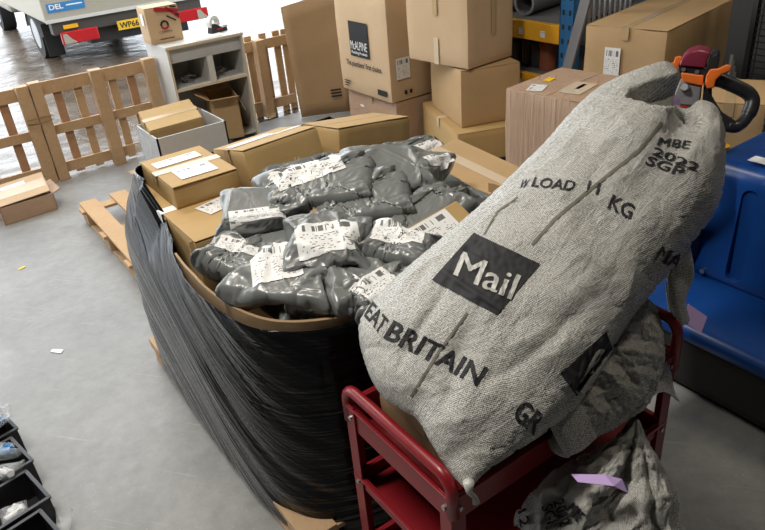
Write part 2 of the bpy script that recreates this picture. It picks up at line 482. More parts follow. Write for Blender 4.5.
# pine pallet flat on the floor
t = thing('pallet', 'pale new pine pallet lying flat on the concrete, left of the black-wrapped load', 'pallet', (1.2, 4.33, 0))
for k, c in enumerate((-.40, -.19, .03, .25, .43)):
    q = MB(); q.box((c, 0, .131), (.115, 1.2, .02), bev=.002); q.build('deck_board', M['pine'], t)
for c in (-.5, 0, .5):
    q = MB(); q.box((0, c, .111), (.96, .1, .02), bev=.002); q.build('stringer_board', M['pine'], t)
    for d in (-.4, 0, .4):
        q = MB(); q.box((d, c, .06), (.12, .12, .082), bev=.003); q.build('block', M['wood'], t)
for d in (-.4, 0, .4):
    q = MB(); q.box((d, 0, .01), (.1, 1.2, .018), bev=.002); q.build('base_board', M['wood'], t)

# load pallet
PX0, PX1, PY0, PY1 = .556, 1.68, 1.46, 2.962
t = thing('pallet', 'wooden pallet under the black-wrapped load, only its left edge showing', 'pallet', ((PX0 + PX1) / 2, (PY0 + PY1) / 2, 0))
W, Dp = PX1 - PX0, PY1 - PY0
for k in range(6):
    q = MB(); q.box((-W / 2 + .06 + k * (W - .12) / 5, 0, .125), (.12, Dp, .02), bev=.002); q.build('deck_board', M['wood'], t)
for c in (-1, 0, 1):
    q = MB(); q.box((0, c * (Dp / 2 - .07), .104), (W, .12, .02), bev=.002); q.build('stringer_board', M['wood'], t)
    for d in (-1, 0, 1):
        q = MB(); q.box((d * (W / 2 - .07), c * (Dp / 2 - .07), .056), (.12, .12, .076), bev=.003); q.build('block', M['wood'], t)
for d in (-1, 0, 1):
    q = MB(); q.box((d * (W / 2 - .07), 0, .009), (.12, Dp, .018), bev=.002); q.build('base_board', M['wood'], t)

# ------------------------------------------------------------------ pallet box and film
def outline():
    """plan of the card pallet box, clockwise from back-left, sampled densely"""
    pts = [(.585, 2.90), (.58, 2.3), (.565, 2.05), (.565, 1.86), (.59, 1.68), (.66, 1.55), (.78, 1.47), (.95, 1.43), (1.2, 1.42), (1.45, 1.44), (1.58, 1.52), (1.65, 1.66), (1.66, 1.9), (1.66, 2.4), (1.66, 2.9)]
    out = []
    n = len(pts)
    def cr(a, b, c, d, u):
        return .5 * ((2 * b) + (-a + c) * u + (2 * a - 5 * b + 4 * c - d) * u * u + (-a + 3 * b - 3 * c + d) * u ** 3)
    for i in range(n - 1):
        a, b, c, d = pts[max(0, i - 1)], pts[i], pts[i + 1], pts[min(n - 1, i + 2)]
        for k in range(10):
            u = k / 10; out.append((cr(a[0], b[0], c[0], d[0], u), cr(a[1], b[1], c[1], d[1], u)))
    out.append(pts[-1])
    for k in range(1, 20): out.append((1.66 + (.585 - 1.66) * k / 20, 2.90))
    return out
OUT = outline(); NO = len(OUT)
CEN = Vector((1.12, 2.15))
def boxtop(x, y):
    if y < 2.2 or x > 1.5: return .90 if y < 2.2 else .80
    if y < 2.30: return .90 - (y - 2.2) / .1 * .22
    return .68
pb = thing('pallet_box', 'big open cardboard pallet box with curved brown rim, full of grey mailing bags', 'box', (1.12, 2.15, .136))
q = MB(); rows = []
for (dz, sc) in ((0, 1.0), (1, 1.0), (1, .985), (0, .985)):
    row = []
    for x, y in OUT:
        z = boxtop(x, y) + .006 * noise.noise(Vector((x * 6, y * 6, 3))) if dz else .136
        v = CEN + (Vector((x, y)) - CEN) * sc
        row.append((v.x - 1.12, v.y - 2.15, z - .136))
    rows.append(row)
q.grid(rows, wrapu=True)
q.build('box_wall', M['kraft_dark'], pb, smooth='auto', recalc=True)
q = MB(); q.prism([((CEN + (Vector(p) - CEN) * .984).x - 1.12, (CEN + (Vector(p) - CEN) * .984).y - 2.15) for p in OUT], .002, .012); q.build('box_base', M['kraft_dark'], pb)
# a torn flap at the rim near the lower carton
q = MB(); q.slab((.615 - 1.12, 2.14 - 2.15, .76), (.70 - 1.12, 2.17 - 2.15, .74), (.72 - 1.12, 2.20 - 2.15, .795), (.62 - 1.12, 2.16 - 2.15, .80), .006); q.build('rim_flap', M['kraft_dark'], pb)
q = MB(); P = []
for i in range(9):
    a = -.9 + 1.5 * i / 8
    P.append([(1.60 + .07 * math.cos(a) - 1.12, 1.72 + .11 * math.sin(a) - 2.15, zz) for zz in (.72, .81)])
q.grid(P); q.build('curled_flap', M['kraft'], pb, smooth=True)

# black film wrap
def film():
    pts = [(.80, 2.955), (.66, 2.93), (.575, 2.86), (.55, 2.74), (.545, 2.5), (.543, 2.2), (.543, 1.9), (.568, 1.67), (.635, 1.535), (.765, 1.452), (.945, 1.41), (1.2, 1.402), (1.46, 1.42), (1.62, 1.48), (1.70, 1.62), (1.71, 2.0), (1.71, 2.5), (1.70, 2.95)]
    def cr(a, b, c, d, u):
        return .5 * ((2 * b) + (-a + c) * u + (2 * a - 5 * b + 4 * c - d) * u * u + (-a + 3 * b - 3 * c + d) * u ** 3)
    O = []; n = len(pts); K = 18
    for i in range(n - 1):
        a, b, c, d = pts[max(0, i - 1)], pts[i], pts[i + 1], pts[min(n - 1, i + 2)]
        for k in range(K): u = k / K; O.append(Vector((cr(a[0], b[0], c[0], d[0], u), cr(a[1], b[1], c[1], d[1], u))))
    for k in range(30): O.append(Vector((1.70 + (.80 - 1.70) * k / 30, 2.955)))
    L = [0]
    for i in range(1, len(O)): L.append(L[-1] + (O[i] - O[i - 1]).length)
    NZ = 64
    rr = random.Random(5)
    P = []
    def edge(p):
        """height of the top edge of the film and how far it leans in there"""
        x, y = p
        if x < .82 and y > 2.05:
            if y < 2.2: f = (y - 2.05) / .15; return .885 + .018 * f, .02 * f
            if y < 2.5: f = (y - 2.2) / .3; return .903 + .03 * f, .02 + .06 * f
            if y < 2.7: f = (y - 2.5) / .2; return .933 + .097 * f, .08
            f = min(1, max(0, (x - .6) / .2)); return 1.03 - .06 * f, .09
        if y > 2.9: return .97, .06
        if x > 1.55 and y > 1.6: return .87, .02
        return .885, 0.0
    for k in range(NZ + 1):
        v = k / NZ; row = []
        for i, p in enumerate(O):
            zt, lean = edge(p); z0 = .045 + .03 * noise.noise(Vector((L[i] * 3, 0, 9)))
            z = z0 + (zt - z0) * v
            c = CEN + (p - CEN) * 1.0
            inw = (CEN - p).normalized()
            s = max(0, (z - .74) / max(.05, zt - .74))
            off = lean * 1.5 * s ** 1.3 - .012 * math.sin(PI * min(1, z / .8))
            # gathered diagonal tension folds
            d1 = abs(noise.noise(Vector(((L[i] - z * .5) * .5, (z + L[i] * .55) * 8, 2))))
            d2 = abs(noise.noise(Vector((L[i] * 2.0, z * 14, 7))))
            off -= .022 * (d1 - .2) * (1 if L[i] < 1.7 else .4)
            if v > .97: off += .002
            g = c + inw * off
            row.append((g.x, g.y, z))
        P.append(row)
    q = MB(); N = len(O)
    q.grid(P, wrapu=True, uv=lambda i, j: (L[j] if j < N else L[-1] + .04, P[i][j % N][2]))
    o = q.build('stretch_wrap', M['film'], smooth=True)
    return o, P, O
fo, FP, FO = film()
sol = fo.modifiers.new('thick', 'SOLIDIFY'); sol.thickness = .002; sol.offset = -1
tag(fo, 'black glossy stretch film wound round the pallet load', 'stretch film')

# ------------------------------------------------------------------ cartons
def add_label(mb, p0, ux, uy, w, h, th=.0012, mi=0):
    p0 = Vector(p0); ux = Vector(ux).normalized(); uy = Vector(uy).normalized()
    mb.slab(p0, p0 + ux * w, p0 + ux * w + uy * h, p0 + uy * h, th, mi)
def carton(name, label, ctr, eul, dims, mat, group=None, tape=True, tape_axis='x', labels=(), flaps=True, cat='box', sag=.004, tapemat=None, seed=1):
    """closed card carton: body, top flaps with a seam, tape, labels; origin at base centre"""
    E = Euler(eul).to_matrix(); base = Vector(ctr) - E @ Vector((0, 0, dims[2] / 2))
    t = thing(name, label, cat, base, eul, group)
    W, Dd, Hh = dims
    tb = bmesh.new(); bmesh.ops.create_cube(tb, size=1); bmesh.ops.scale(tb, vec=(W, Dd, Hh), verts=tb.verts)
    bmesh.ops.bevel(tb, geom=tb.edges[:], offset=.004, segments=2, profile=.5, affect='EDGES')
    bmesh.ops.subdivide_edges(tb, edges=[e for e in tb.edges if e.calc_length() > .05], cuts=7, use_grid_fill=True)
    for v in tb.verts:
        v.co.z += Hh / 2
        n_ = noise.noise_vector(v.co * 5 + Vector((seed * 3.1, seed, 0)))
        v.co += n_ * sag * min(1, v.co.z / .05)
        k = 1 + .012 * math.sin(PI * min(1, max(0, v.co.z / Hh)))
        v.co.x *= k; v.co.y *= k
    q = MB(); q._add(tb); q.build('body', mat, t, smooth='auto')
    tm = tapemat or M['tape']
    th = .004
    if flaps:
        g = .0025
        for s in (-1, 1):
            q = MB()
            if tape_axis == 'x': q.box((0, s * (Dd / 4 + g / 2), Hh + th), (W * .995, Dd / 2 - g, .004), bev=.001)
            else: q.box((s * (W / 4 + g / 2), 0, Hh + th), (W / 2 - g, Dd * .995, .004), bev=.001)
            q.build('flap', mat, t)
        top = Hh + th + .0025
    else: top = Hh + .003
    if tape:
        q = MB(); tw = min(.05, .3 * min(W, Dd)); dn = min(.07, Hh * .4)
        if tape_axis == 'x':
            q.box((0, 0, top + .0006), (W + .012, tw, .001))
            for s in (-1, 1): q.box((s * (W / 2 * 1.012 + .005), 0, top - dn / 2), (.001, tw, dn))
        else:
            q.box((0, 0, top + .0006), (tw, Dd + .012, .001))
            for s in (-1, 1): q.box((0, s * (Dd / 2 * 1.012 + .005), top - dn / 2), (tw, .001, dn))
        q.build('tape', tm, t)
    for i, (face, u, v, w, h, mat_i, ang) in enumerate(labels):
        # face: top / front(-y) / left(-x) ; u, v centre in metres from face centre
        q = MB(); ca, sa = math.cos(ang), math.sin(ang)
        if face == 'top': c = Vector((u, v, top + .0018)); ux = Vector((ca, sa, 0)); uy = Vector((-sa, ca, 0))
        elif face == 'front': c = Vector((u, -Dd / 2 * 1.012 - .006, Hh / 2 + v)); ux = Vector((ca, 0, sa)); uy = Vector((-sa, 0, ca))
        else: c = Vector((-W / 2 * 1.012 - .006, u, Hh / 2 + v)); ux = Vector((0, -ca, sa)); uy = Vector((0, sa, ca))
        add_label(q, c - ux * w / 2 - uy * h / 2, ux, uy, w, h)
        mm = mat_i if not isinstance(mat_i, int) else LAB[mat_i]
        q.build('shipping_label' if isinstance(mat_i, int) else 'sticker', mm, t)
    return t

# boxes on the wrapped load
carton('cardboard_box', 'brown carton with two white labels, topmost on the far left corner of the wrapped load', (.825, 2.625, .983), (0, 0, 0), (.262, .37, .085), M['kraft_olive'], tape_axis='x', labels=[('top', -.0, -.085, .15, .11, 0, .0), ('top', -.01, .085, .19, .07, 1, .03)], seed=2)
carton('cardboard_box', 'brown carton with crumpled white label on white tape, directly under the small two-label carton', (.80, 2.47, .765), (0, 0, .0), (.325, .66, .34), M['kraft_olive'], tape_axis='x', labels=[('top', .03, -.10, .15, .10, 2, .25)], tapemat=M['paper'], seed=3)
tb_ = carton('cardboard_box', 'tall-sided brown carton tipped towards the grey bags, split across its front', (1.19, 2.64, .947), (-.239, -.035, .001), (.343, .345, .176), M['kraft_olive'], tape_axis='x', labels=[('top', -.05, .03, .2, .08, 0, .1)], seed=4)
carton('cardboard_box', 'plain brown carton with a pale left side, behind the top grey bags', (1.654, 2.66, .903), (-.098, .159, .155), (.44, .25, .171), M['kraft_olive'], seed=5, tape=False)
q = MB()
# torn patch on the tall carton's front
for (x0, z0, x1, z1) in ((.02, .03, .03, .09), (.025, .06, .05, .085), (.03, .04, .055, .06)):
    q.slab((x0, -.181, z0), (x0 + .006, -.181, z0), (x1 + .006, -.181, z1), (x1, -.181, z1), .002)
q.build('torn_strip', M['clear_tape'], tb_)
vb = carton('cardboard_box', 'flat worn brown carton with shiny tape, on the right rim of the pallet box', (1.727, 1.967, .892), (.05, .19, -1.384), (.36, .26, .10), M['kraft'], tape_axis='x', labels=(), seed=6, tapemat=M['clear_tape'])

# right-hand stacks
al = [('kraft_pink')]
apl = carton('cardboard_box', 'upper carton of a two-box stack, black square logo and slogan on its front', (3.31, 4.71, .785), (0, 0, 0), (.50, .70, .77), M['kraft_pale'], tape=False, seed=7, cat='box')
q = MB()
X_ = -.2615
def yp(y): return y
# black logo square with white name, local coordinates (front is -x; left in view is +y)
fx = -.2625
q.slab((fx, .16, .57), (fx, -.10, .57), (fx, -.10, .30), (fx, .16, .30), .001, 0)
def ytxt(mbb, s, yl, yr, z, h, x, off=.015, mi=0):
    put_text(mbb, s, lambda a, b: Vector((x, yl + (yr - yl) * a, z + b * h)), off, mi=mi)
q.build('logo_panel', M['inkgrey'], apl)
q = MB(); ytxt(q, 'McALPINE', .145, -.085, .355, .065, fx - .003, 0); ytxt(q, 'Plumbing Products', .14, -.08, .315, .028, fx - .003)
q.build('logo_lettering', M['paper'], apl)
q = MB(); ytxt(q, "The plumbers' first choice.", .24, -.26, .205, .058, fx - .001, .02); q.build('printed_slogan', M['ink'], apl)
q = MB()
for r_ in range(3): q.slab((fx, .30, .085 - .02 * r_), (fx, .20 + .02 * r_, .085 - .02 * r_), (fx, .20 + .02 * r_, .077 - .02 * r_), (fx, .30, .077 - .02 * r_), .001)
q.build('small_print', M['ink'], apl)
q = MB(); q.slab((fx, -.18, .085), (fx, -.30, .085), (fx, -.30, .04), (fx, -.18, .04), .001); q.build('print_block', M['ink'], apl)
q = MB(); add_label(q, (-.20, -.361, .17), (1, 0, 0), (0, 0, 1), .13, .16); q.build('shipping_label', LAB[1], apl)
q = MB(); q.box((-.12, -.361, .06), (.025, .002, .03)); q.box((-.07, -.361, .06), (.025, .002, .03)); q.build('handling_mark', M['ink'], apl)
apl2 = carton('cardboard_box', 'lower carton of a two-box stack, mostly hidden behind plain cartons', (3.35, 4.71, .20), (0, 0, 0), (.50, .68, .39), M['kraft_pink'], tape=True, tape_axis='x', labels=[('left', .13, .08, .05, .018, M['paper'], 0), ('left', .02, .02, .10, .02, M['ink'], 0)], seed=8)
carton('cardboard_box', 'bottom carton of the three-box stack, black print on its front, beside the slogan cartons', (3.40, 3.84, .175), (0, 0, -.38), (.50, .84, .345), M['kraft_olive'], seed=9, tape_axis='x', tapemat=M['clear_tape'], labels=[('front', .06, -.05, .16, .028, M['ink'], 0), ('left', -.05, -.02, .3, .05, M['ink'], 0)])
carton('cardboard_box', 'middle carton of the three-box stack, half in the shadow of the box above', (3.425, 3.83, .553), (0, 0, -.33), (.44, .60, .39), M['kraft'], seed=10, tape=False)
carton('cardboard_box', 'large top carton of the three-box stack, pale side with a tape strip', (3.346, 3.885, 1.055), (0, 0, .08), (.44, .59, .58), M['kraft_pale'], seed=11, tape_axis='x', labels=[('left', .0, .17, .045, .26, M['tape'], 0), ('left', .0, -.2, .045, .18, M['clear_tape'], 0), ('front', .02, .10, .035, .4, M['tape'], 0)])
mbx = carton('cardboard_box', 'ribbed worn brown carton with white label and small yellow sticker on top', (3.06, 2.585, .43), (0, 0, .121), (.52, .54, .85), M['kraft_ribbed'], seed=12, sag=.010, tape=False, labels=[('top', -.17, .13, .12, .09, 1, .35), ('top', .0, .17, .07, .045, M['yellow'], .1), ('top', -.06, -.06, .22, .13, M['clear_tape'], .12), ('top', -.03, -.06, .10, .025, M['red'], .1)])
q = MB(); q.box((.08, -.02, .8505), (.012, .52, .002), rot=(0, 0, 0)); q.build('open_seam', M['ink'], mbx)
rbx = carton('cardboard_box', 'biggest brown carton with tall white label, at the foot of the blue rack upright', (4.06, 2.765, .532), (0, 0, .21), (1.0, .50, 1.055), M['kraft'], seed=13, sag=.008, tape_axis='x', labels=[('left', .065, .33, .10, .17, 0, 0)])

# ------------------------------------------------------------------ leaning sheet
sh = MB()
A, B_, C_, D_ = Vector((2.99, 5.76, .005)), Vector((3.42, 5.56, .005)), Vector((3.56, 5.80, 1.06)), Vector((3.02, 5.93, .975))
n_ = (B_ - A).cross(D_ - A).normalized() * -.02
P = []
for i in range(9):
    u = i / 8
    P.append([(A.lerp(B_, u)).lerp(D_.lerp(C_, u), v / 8) + n_ * math.sin(PI * u) * .6 for v in range(9)])
sh.grid(P)
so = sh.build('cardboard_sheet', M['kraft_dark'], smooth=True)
sm = so.modifiers.new('t', 'SOLIDIFY'); sm.thickness = .012; sm.offset = 0
tag(so, 'tall flattened brown card sheet leaning upright between a pallet and the slogan cartons', 'cardboard')
q = MB()
nn = (B_ - A).cross(D_ - A).normalized()
ex = (B_ - A).normalized(); ez = (D_ - A).normalized()
base = A + ex * .31 + ez * .15 + nn * .026
for r_ in range(3):
    q.slab(base + ez * .028 * r_, base + ez * .028 * r_ + ex * .1, base + ez * (.028 * r_ + .016) + ex * .1, base + ez * (.028 * r_ + .016), .0015)
q.build('printed_mark', M['ink'], so)

# ------------------------------------------------------------------ cabinet
CBX, CBY, CBW, CBD, CBH = 2.135, 5.85, .66, .50, .90
cb = thing('cabinet', 'pale grey laminate cabinet with open shelves by the doorway', 'cabinet', (CBX, CBY, 0))
q = MB(); q.box((0, 0, CBH - .011), (CBW + .01, CBD + .01, .022), bev=.002, mi=0); q.build('top_panel', M['laminate'], cb)
q = MB(); q.box((0, -CBD / 2 - .006, CBH - .011), (CBW + .01, .003, .022)); q.build('edge_strip', M['laminate_edge'], cb)
for s in (-1, 1):
    q = MB(); q.box((s * (CBW / 2 - .009), 0, (CBH - .022) / 2), (.018, CBD, CBH - .022)); q.build('side_panel', M['laminate'], cb)
    q = MB(); q.box((s * (CBW / 2 - .009), -CBD / 2 - .0015, (CBH - .022) / 2), (.018, .003, CBH - .022)); q.build('edge_strip', M['laminate_edge'], cb)
q = MB(); q.box((0, CBD / 2 - .005, CBH / 2), (CBW - .036, .01, CBH - .05)); q.build('back_panel', M['laminate'], cb)
q = MB(); q.box((0, -.0, .55), (CBW - .036, CBD - .02, .018)); q.build('shelf', M['laminate'], cb)
q = MB(); q.box((0, -CBD / 2 - .0, .55), (CBW - .036, .004, .02)); q.build('edge_strip', M['laminate_edge'], cb)
q = MB(); q.box((.0, -CBD / 2 + .05, .82), (CBW - .036, .02, .115)); q.build('fascia_panel', M['greybin'], cb)
q = MB(); q.box((.02, 0, .665), (.05, CBD - .03, .21)); q.build('divider', M['laminate'], cb)
q = MB(); q.box((0, 0, .05), (CBW - .036, CBD - .04, .018)); q.build('base_panel', M['laminate'], cb)
# clutter in the cubbyholes
for k, (x, y, z, w, h, lab) in enumerate([(-.17, -.10, .575, .16, .03, 'dark tangle of tools in the left cubbyhole of the pale cabinet'), (.16, -.08, .575, .15, .035, 'dark odds and ends in the right cubbyhole of the pale cabinet')]):
    q = MB(); rr = random.Random(k)
    for i in range(7):
        a = rr.uniform(0, PI); c = Vector((CBX + x + rr.uniform(-.05, .05), CBY + y + rr.uniform(-.06, .06), z + i * .006))
        d = Vector((math.cos(a), math.sin(a), 0)) * rr.uniform(.03, .06)
        q.tube([c - d, c + Vector((0, 0, .01)), c + d], .007, 8)
    tag(q.build('hand_tools', M['greyplastic'], smooth=True), lab, 'tools', kind='stuff')
# printed carton on the cabinet
t = carton('cardboard_box', 'small printed carton with a flag corner and ring logo, on top of the pale cabinet', (1.905, 5.90, CBH + .137), (0, 0, -.016), (.27, .20, .27), M['kraft_pale'], seed=14, tape=False, labels=[('left', -.02, .05, .07, .09, M['paper'], 0)])
q = MB()
fy = -.1095
def fr(x, z): return Vector((x, fy, z))
# ring logo
def ring(mbb, cx, cz, ro, ri, a0, a1, y, mi):
    N = 18
    P = [[(cx + r_ * math.cos(a0 + (a1 - a0) * k / N), y, cz + r_ * math.sin(a0 + (a1 - a0) * k / N)) for r_ in (ri, ro)] for k in range(N + 1)]
    mbb.grid(P, mi=mi)
ring(q, -.0, .135, .036, .02, -.2, 3.3, fy, 0); ring(q, .0, .135, .036, .02, 3.4, 5.9, fy, 1)
put_text(q, 'COMMA', lambda a, b: fr(-.055 + .11 * a, .075 + .018 * b), 0)
q.slab(fr(-.06, .028), fr(.06, .028), fr(.06, .034), fr(-.06, .034), .0005, 0)
# flag bands in the upper corner
for (p0, p1, w, mi) in ((fr(-.06, .262), fr(.133, .225), .03, 1), (fr(.035, .266), fr(.133, .17), .018, 1), (fr(.03, .20), fr(.10, .155), .012, 0), (fr(.07, .266), fr(.12, .258), .012, 0), (fr(.10, .205), fr(.133, .19), .02, 0)):
    d = (p1 - p0).normalized(); up_ = Vector((-d.z, 0, d.x)) * w / 2
    q.slab(p0 - up_, p1 - up_, p1 + up_, p0 + up_, .0006, mi)
q.build('printed_design', [M['ink'], M['red']], t)
# papers on cabinet
q = MB(); q.slab((2.08, 5.62, CBH + .001), (2.32, 5.64, CBH + .001), (2.34, 5.80, CBH + .001), (2.10, 5.80, CBH + .001), .004)
tag(q.build('paper_sheet', M['paper']), 'loose white paper sheets lying on the pale cabinet top', 'paper')
# tape dispenser
td = thing('tape_dispenser', 'black desktop tape dispenser with white roll on the cabinet', 'tape dispenser', (2.34, 5.80, CBH), (0, 0, .35))
q = MB(); q.prism([(-.09, 0), (.09, 0), (.085, .035), (.03, .03), (-.03, .075), (-.07, .08)], -.03, .03, Matrix.Rotation(PI / 2, 4, 'X'), bev=.004); q.build('base', M['black'], td)
q = MB(); q.box((.0, -.031, .03), (.07, .002, .012)); q.build('red_strip', M['red'], td)
q = MB(); q.pipe((-.035, -.022, .085), (-.035, .022, .085), .055, .03); q.build('tape_roll', M['paper'], td, smooth='auto')
q = MB(); q.box((.09, 0, .04), (.008, .05, .012)); q.build('cutter', M['steel'], td)
# carton inside the cabinet, open
def open_carton(name, label, loc, rot, dims, mat, flaps, th=.006, cat='box', group=None):
    t = thing(name, label, cat, loc, rot, group)
    W, Dd, Hh = dims
    q = MB(); q.box((0, 0, th / 2), (W, Dd, th)); q.box((-W / 2 + th / 2, 0, Hh / 2), (th, Dd, Hh)); q.box((W / 2 - th / 2, 0, Hh / 2), (th, Dd, Hh))
    q.box((0, -Dd / 2 + th / 2, Hh / 2), (W, th, Hh)); q.box((0, Dd / 2 - th / 2, Hh / 2), (W, th, Hh)); q.build('body', mat, t)
    for (side, ang, ln) in flaps:
        q = MB(); ca, sa = math.cos(ang), math.sin(ang)
        if side == '-x': q.slab((-W / 2, Dd / 2, Hh), (-W / 2, -Dd / 2, Hh), (-W / 2 - ln * ca, -Dd / 2, Hh + ln * sa), (-W / 2 - ln * ca, Dd / 2, Hh + ln * sa), th)
        if side == '+x': q.slab((W / 2, -Dd / 2, Hh), (W / 2, Dd / 2, Hh), (W / 2 + ln * ca, Dd / 2, Hh + ln * sa), (W / 2 + ln * ca, -Dd / 2, Hh + ln * sa), th)
        if side == '-y': q.slab((-W / 2, -Dd / 2, Hh), (W / 2, -Dd / 2, Hh), (W / 2, -Dd / 2 - ln * ca, Hh + ln * sa), (-W / 2, -Dd / 2 - ln * ca, Hh + ln * sa), th)
        if side == '+y': q.slab((W / 2, Dd / 2, Hh), (-W / 2, Dd / 2, Hh), (-W / 2, Dd / 2 + ln * ca, Hh + ln * sa), (W / 2, Dd / 2 + ln * ca, Hh + ln * sa), th)
        q.build('flap', mat, t)
    return t
open_carton('cardboard_box', 'open brown carton with raised flap standing in the lower bay of the pale cabinet', (2.22, 5.72, .062), (0, 0, -.25), (.24, .34, .36), M['kraft'], [('-x', .6, .12), ('+y', .9, .12), ('-y', .25, .10), ('+x', -1.2, .14)])
q = MB(); q.pipe((2.10, 5.50, .03), (2.18, 5.585, .03), .028, .018)
tag(q.build('tape_roll', M['greyplastic'], smooth='auto'), 'dark empty roll lying on the floor at the foot of the pale cabinet', 'roll')

# grey open bin in front of the cabinet
gb = open_carton('storage_bin', 'light grey open card bin with clear film on its side, by the cabinet', (1.645, 5.16, .0), (0, 0, .0), (.54, .46, .43), M['greybin'], [], .012, 'bin')
q = MB(); P = []
for i in range(15):
    u = i / 14
    P.append([(-.30 - .02 - .03 * math.sin(PI * u) + .012 * noise.noise(Vector((u * 5, v * 3, 1))), .22 - .44 * u, .02 + (.45 + .06 * math.sin(PI * u + .5)) * v / 8) for v in range(9)])
q.grid(P); q.build('clear_film', M['clear'], gb, smooth=True)
q = MB(); P = []
for i in range(15):
    u = i / 14; a = -.3 + 2.0 * u
    P.append([(.0 + .26 * u, .215, .36), (.0 + .26 * u, .225, .44 + .05 * math.sin(PI * u))])
q.grid(P); q.build('curled_rim', M['kraft_pink'], gb, smooth=True)
carton('cardboard_box', 'plain brown carton lying tilted inside the light grey bin', (1.60, 5.21, .425), (.2, -.05, -.128), (.40, .33, .15), M['kraft_olive'], seed=15, tape_axis='x')
q = MB(); q.box((1.63, 5.17, .19), (.46, .34, .3), bev=.01); tag(q.build('packing_paper', M['kraft_dark']), 'crumpled brown packing filling the light grey bin under its carton', 'packing', kind='stuff')

# small carton on the floor at the left
fl = open_carton('cardboard_box', 'small brown carton with taped lid flap ajar, on the floor by the edge pallets', (.46, 5.42, 0), (0, 0, .05), (.37, .26, .13), M['kraft_pink'], [('+x', .35, .06)])
q = MB(); q.slab((-.24, -.125, .135), (.17, -.13, .15), (.20, .13, .215), (-.24, .14, .20), .006); q.build('lid', M['kraft_pale'], fl)
q = MB(); q.slab((-.22, -.05, .160), (.17, -.05, .174), (.18, .05, .200), (-.22, .05, .187), .002); q.build('tape', M['clear_tape'], fl)
q = MB(); q.slab((-.12, -.02, .170), (.05, -.02, .176), (.06, .09, .206), (-.11, .09, .199), .002); q.build('shipping_label', M['paper'], fl)

# ------------------------------------------------------------------ grey mailing bags
def tri(x):
    x = x - math.floor(x); return abs(2 * x - 1)
def folds(seed, n, lo, hi, amp):
    r = random.Random(seed); L = []
    for _ in range(n):
        a = r.uniform(0, PI * 2); wl = r.uniform(lo, hi)
        L.append((Vector((math.cos(a), math.sin(a), r.uniform(-.8, .8))) / wl, r.random(), wl * r.uniform(.5, 1) * amp, r.uniform(0, 50)))
    return L
def crumple(c, L, off, warp=.035, sc=6):
    d = 0; q = c + noise.noise_vector(c * 5 + off) * warp
    for dv, ph, a, o in L:
        mm = max(0, noise.noise(c * sc + Vector((o, 0, 0))) * 1.6 + .45)
        d += (tri(q.dot(dv) + ph) - .5) * a * mm
    return d
def bag_mesh(w, h, t, seed, nx=70, ny=54):
    r = random.Random(seed); off = Vector((seed * 5.1, seed * 2.7, seed)); L = folds(seed, 9, .07, .20, .135)
    bm = bmesh.new(); top = {}; bot = {}
    lump = [(r.uniform(-.5, .5), r.uniform(-.5, .5), r.uniform(.25, .5), r.uniform(-.3, .35)) for _ in range(5)]
    fl_ = r.uniform(0, .16)
    for i in range(nx + 1):
        for j in range(ny + 1):
            u = i / nx * 2 - 1; v = j / ny * 2 - 1; e_ = i in (0, nx) or j in (0, ny)
            uu = min(1, abs(u) * (1 + fl_) if u > 0 else abs(u) * 1.02)
            e = max(0, 1 - uu ** 3.4) ** .75 * max(0, 1 - abs(v) ** 3.4) ** .75
            e *= 1 + sum(a * math.exp(-((u - x) ** 2 + (v - y) ** 2) / s / s) for x, y, s, a in lump)
            x = u * w / 2 * (1 - .12 * (1 - v * v) * abs(u) ** 3); y = v * h / 2 * (1 - .14 * (1 - u * u) * abs(v) ** 3)
            z0 = noise.noise(Vector((x * 7, y * 7, seed))) * .04 * (u * u + v * v)
            for d, sg in ((top, 1), (bot, -1)):
                if e_ and sg < 0: d[i, j] = top[i, j]; continue
                d[i, j] = bm.verts.new((x, y, z0 + sg * (t * .5 * e + (0 if e_ else .0015))))
    for i in range(nx):
        for j in range(ny):
            bm.faces.new((top[i, j], top[i + 1, j], top[i + 1, j + 1], top[i, j + 1]))
            f = (bot[i, j], bot[i, j + 1], bot[i + 1, j + 1], bot[i + 1, j])
            try: bm.faces.new(f)
            except ValueError: pass
    bm.normal_update()
    for v in bm.verts:
        n = v.normal; v.co += Vector((n.x * .3, n.y * .3, n.z)) * crumple(v.co.copy(), L, off)
    for f in bm.faces: f.smooth = True
    me = bpy.data.meshes.new('mailing_bag'); bm.to_mesh(me); bm.free(); me.materials.append(M['mailer'])
    return me
def pouch(w, h, t, n, seed):
    """two sheets of poly joined along all four edges"""
    bm = bmesh.new(); nx, ny = n, max(8, int(n * h / w)); top = {}; bot = {}
    for i in range(nx + 1):
        for j in range(ny + 1):
            u = i / nx * 2 - 1; v = j / ny * 2 - 1; e = max(0, (1 - abs(u) ** 6) * (1 - abs(v) ** 6)); z = t * .5 * e ** .5
            ed = i in (0, nx) or j in (0, ny); x = u * w / 2; y = v * h / 2
            top[i, j] = bm.verts.new((x, y, z + (0 if ed else .002))); bot[i, j] = top[i, j] if ed else bm.verts.new((x, y, -z - .002))
    for i in range(nx):
        for j in range(ny):
            bm.faces.new((top[i, j], top[i + 1, j], top[i + 1, j + 1], top[i, j + 1])); bm.faces.new((bot[i, j], bot[i, j + 1], bot[i + 1, j + 1], bot[i + 1, j]))
    bmesh.ops.recalc_face_normals(bm, faces=bm.faces[:])
    for v in bm.verts: v.co += noise.noise_vector(v.co * 8 + Vector((seed * 7, 0, 0))) * .012
    me = bpy.data.meshes.new('pouch'); bm.to_mesh(me); bm.free(); return me
def run_cloth(o, frames):
    for f in range(1, frames + 1): SC.frame_set(f)
    me = bpy.data.meshes.new_from_object(o.evaluated_get(bpy.context.evaluated_depsgraph_get())); SC.frame_set(1); return me
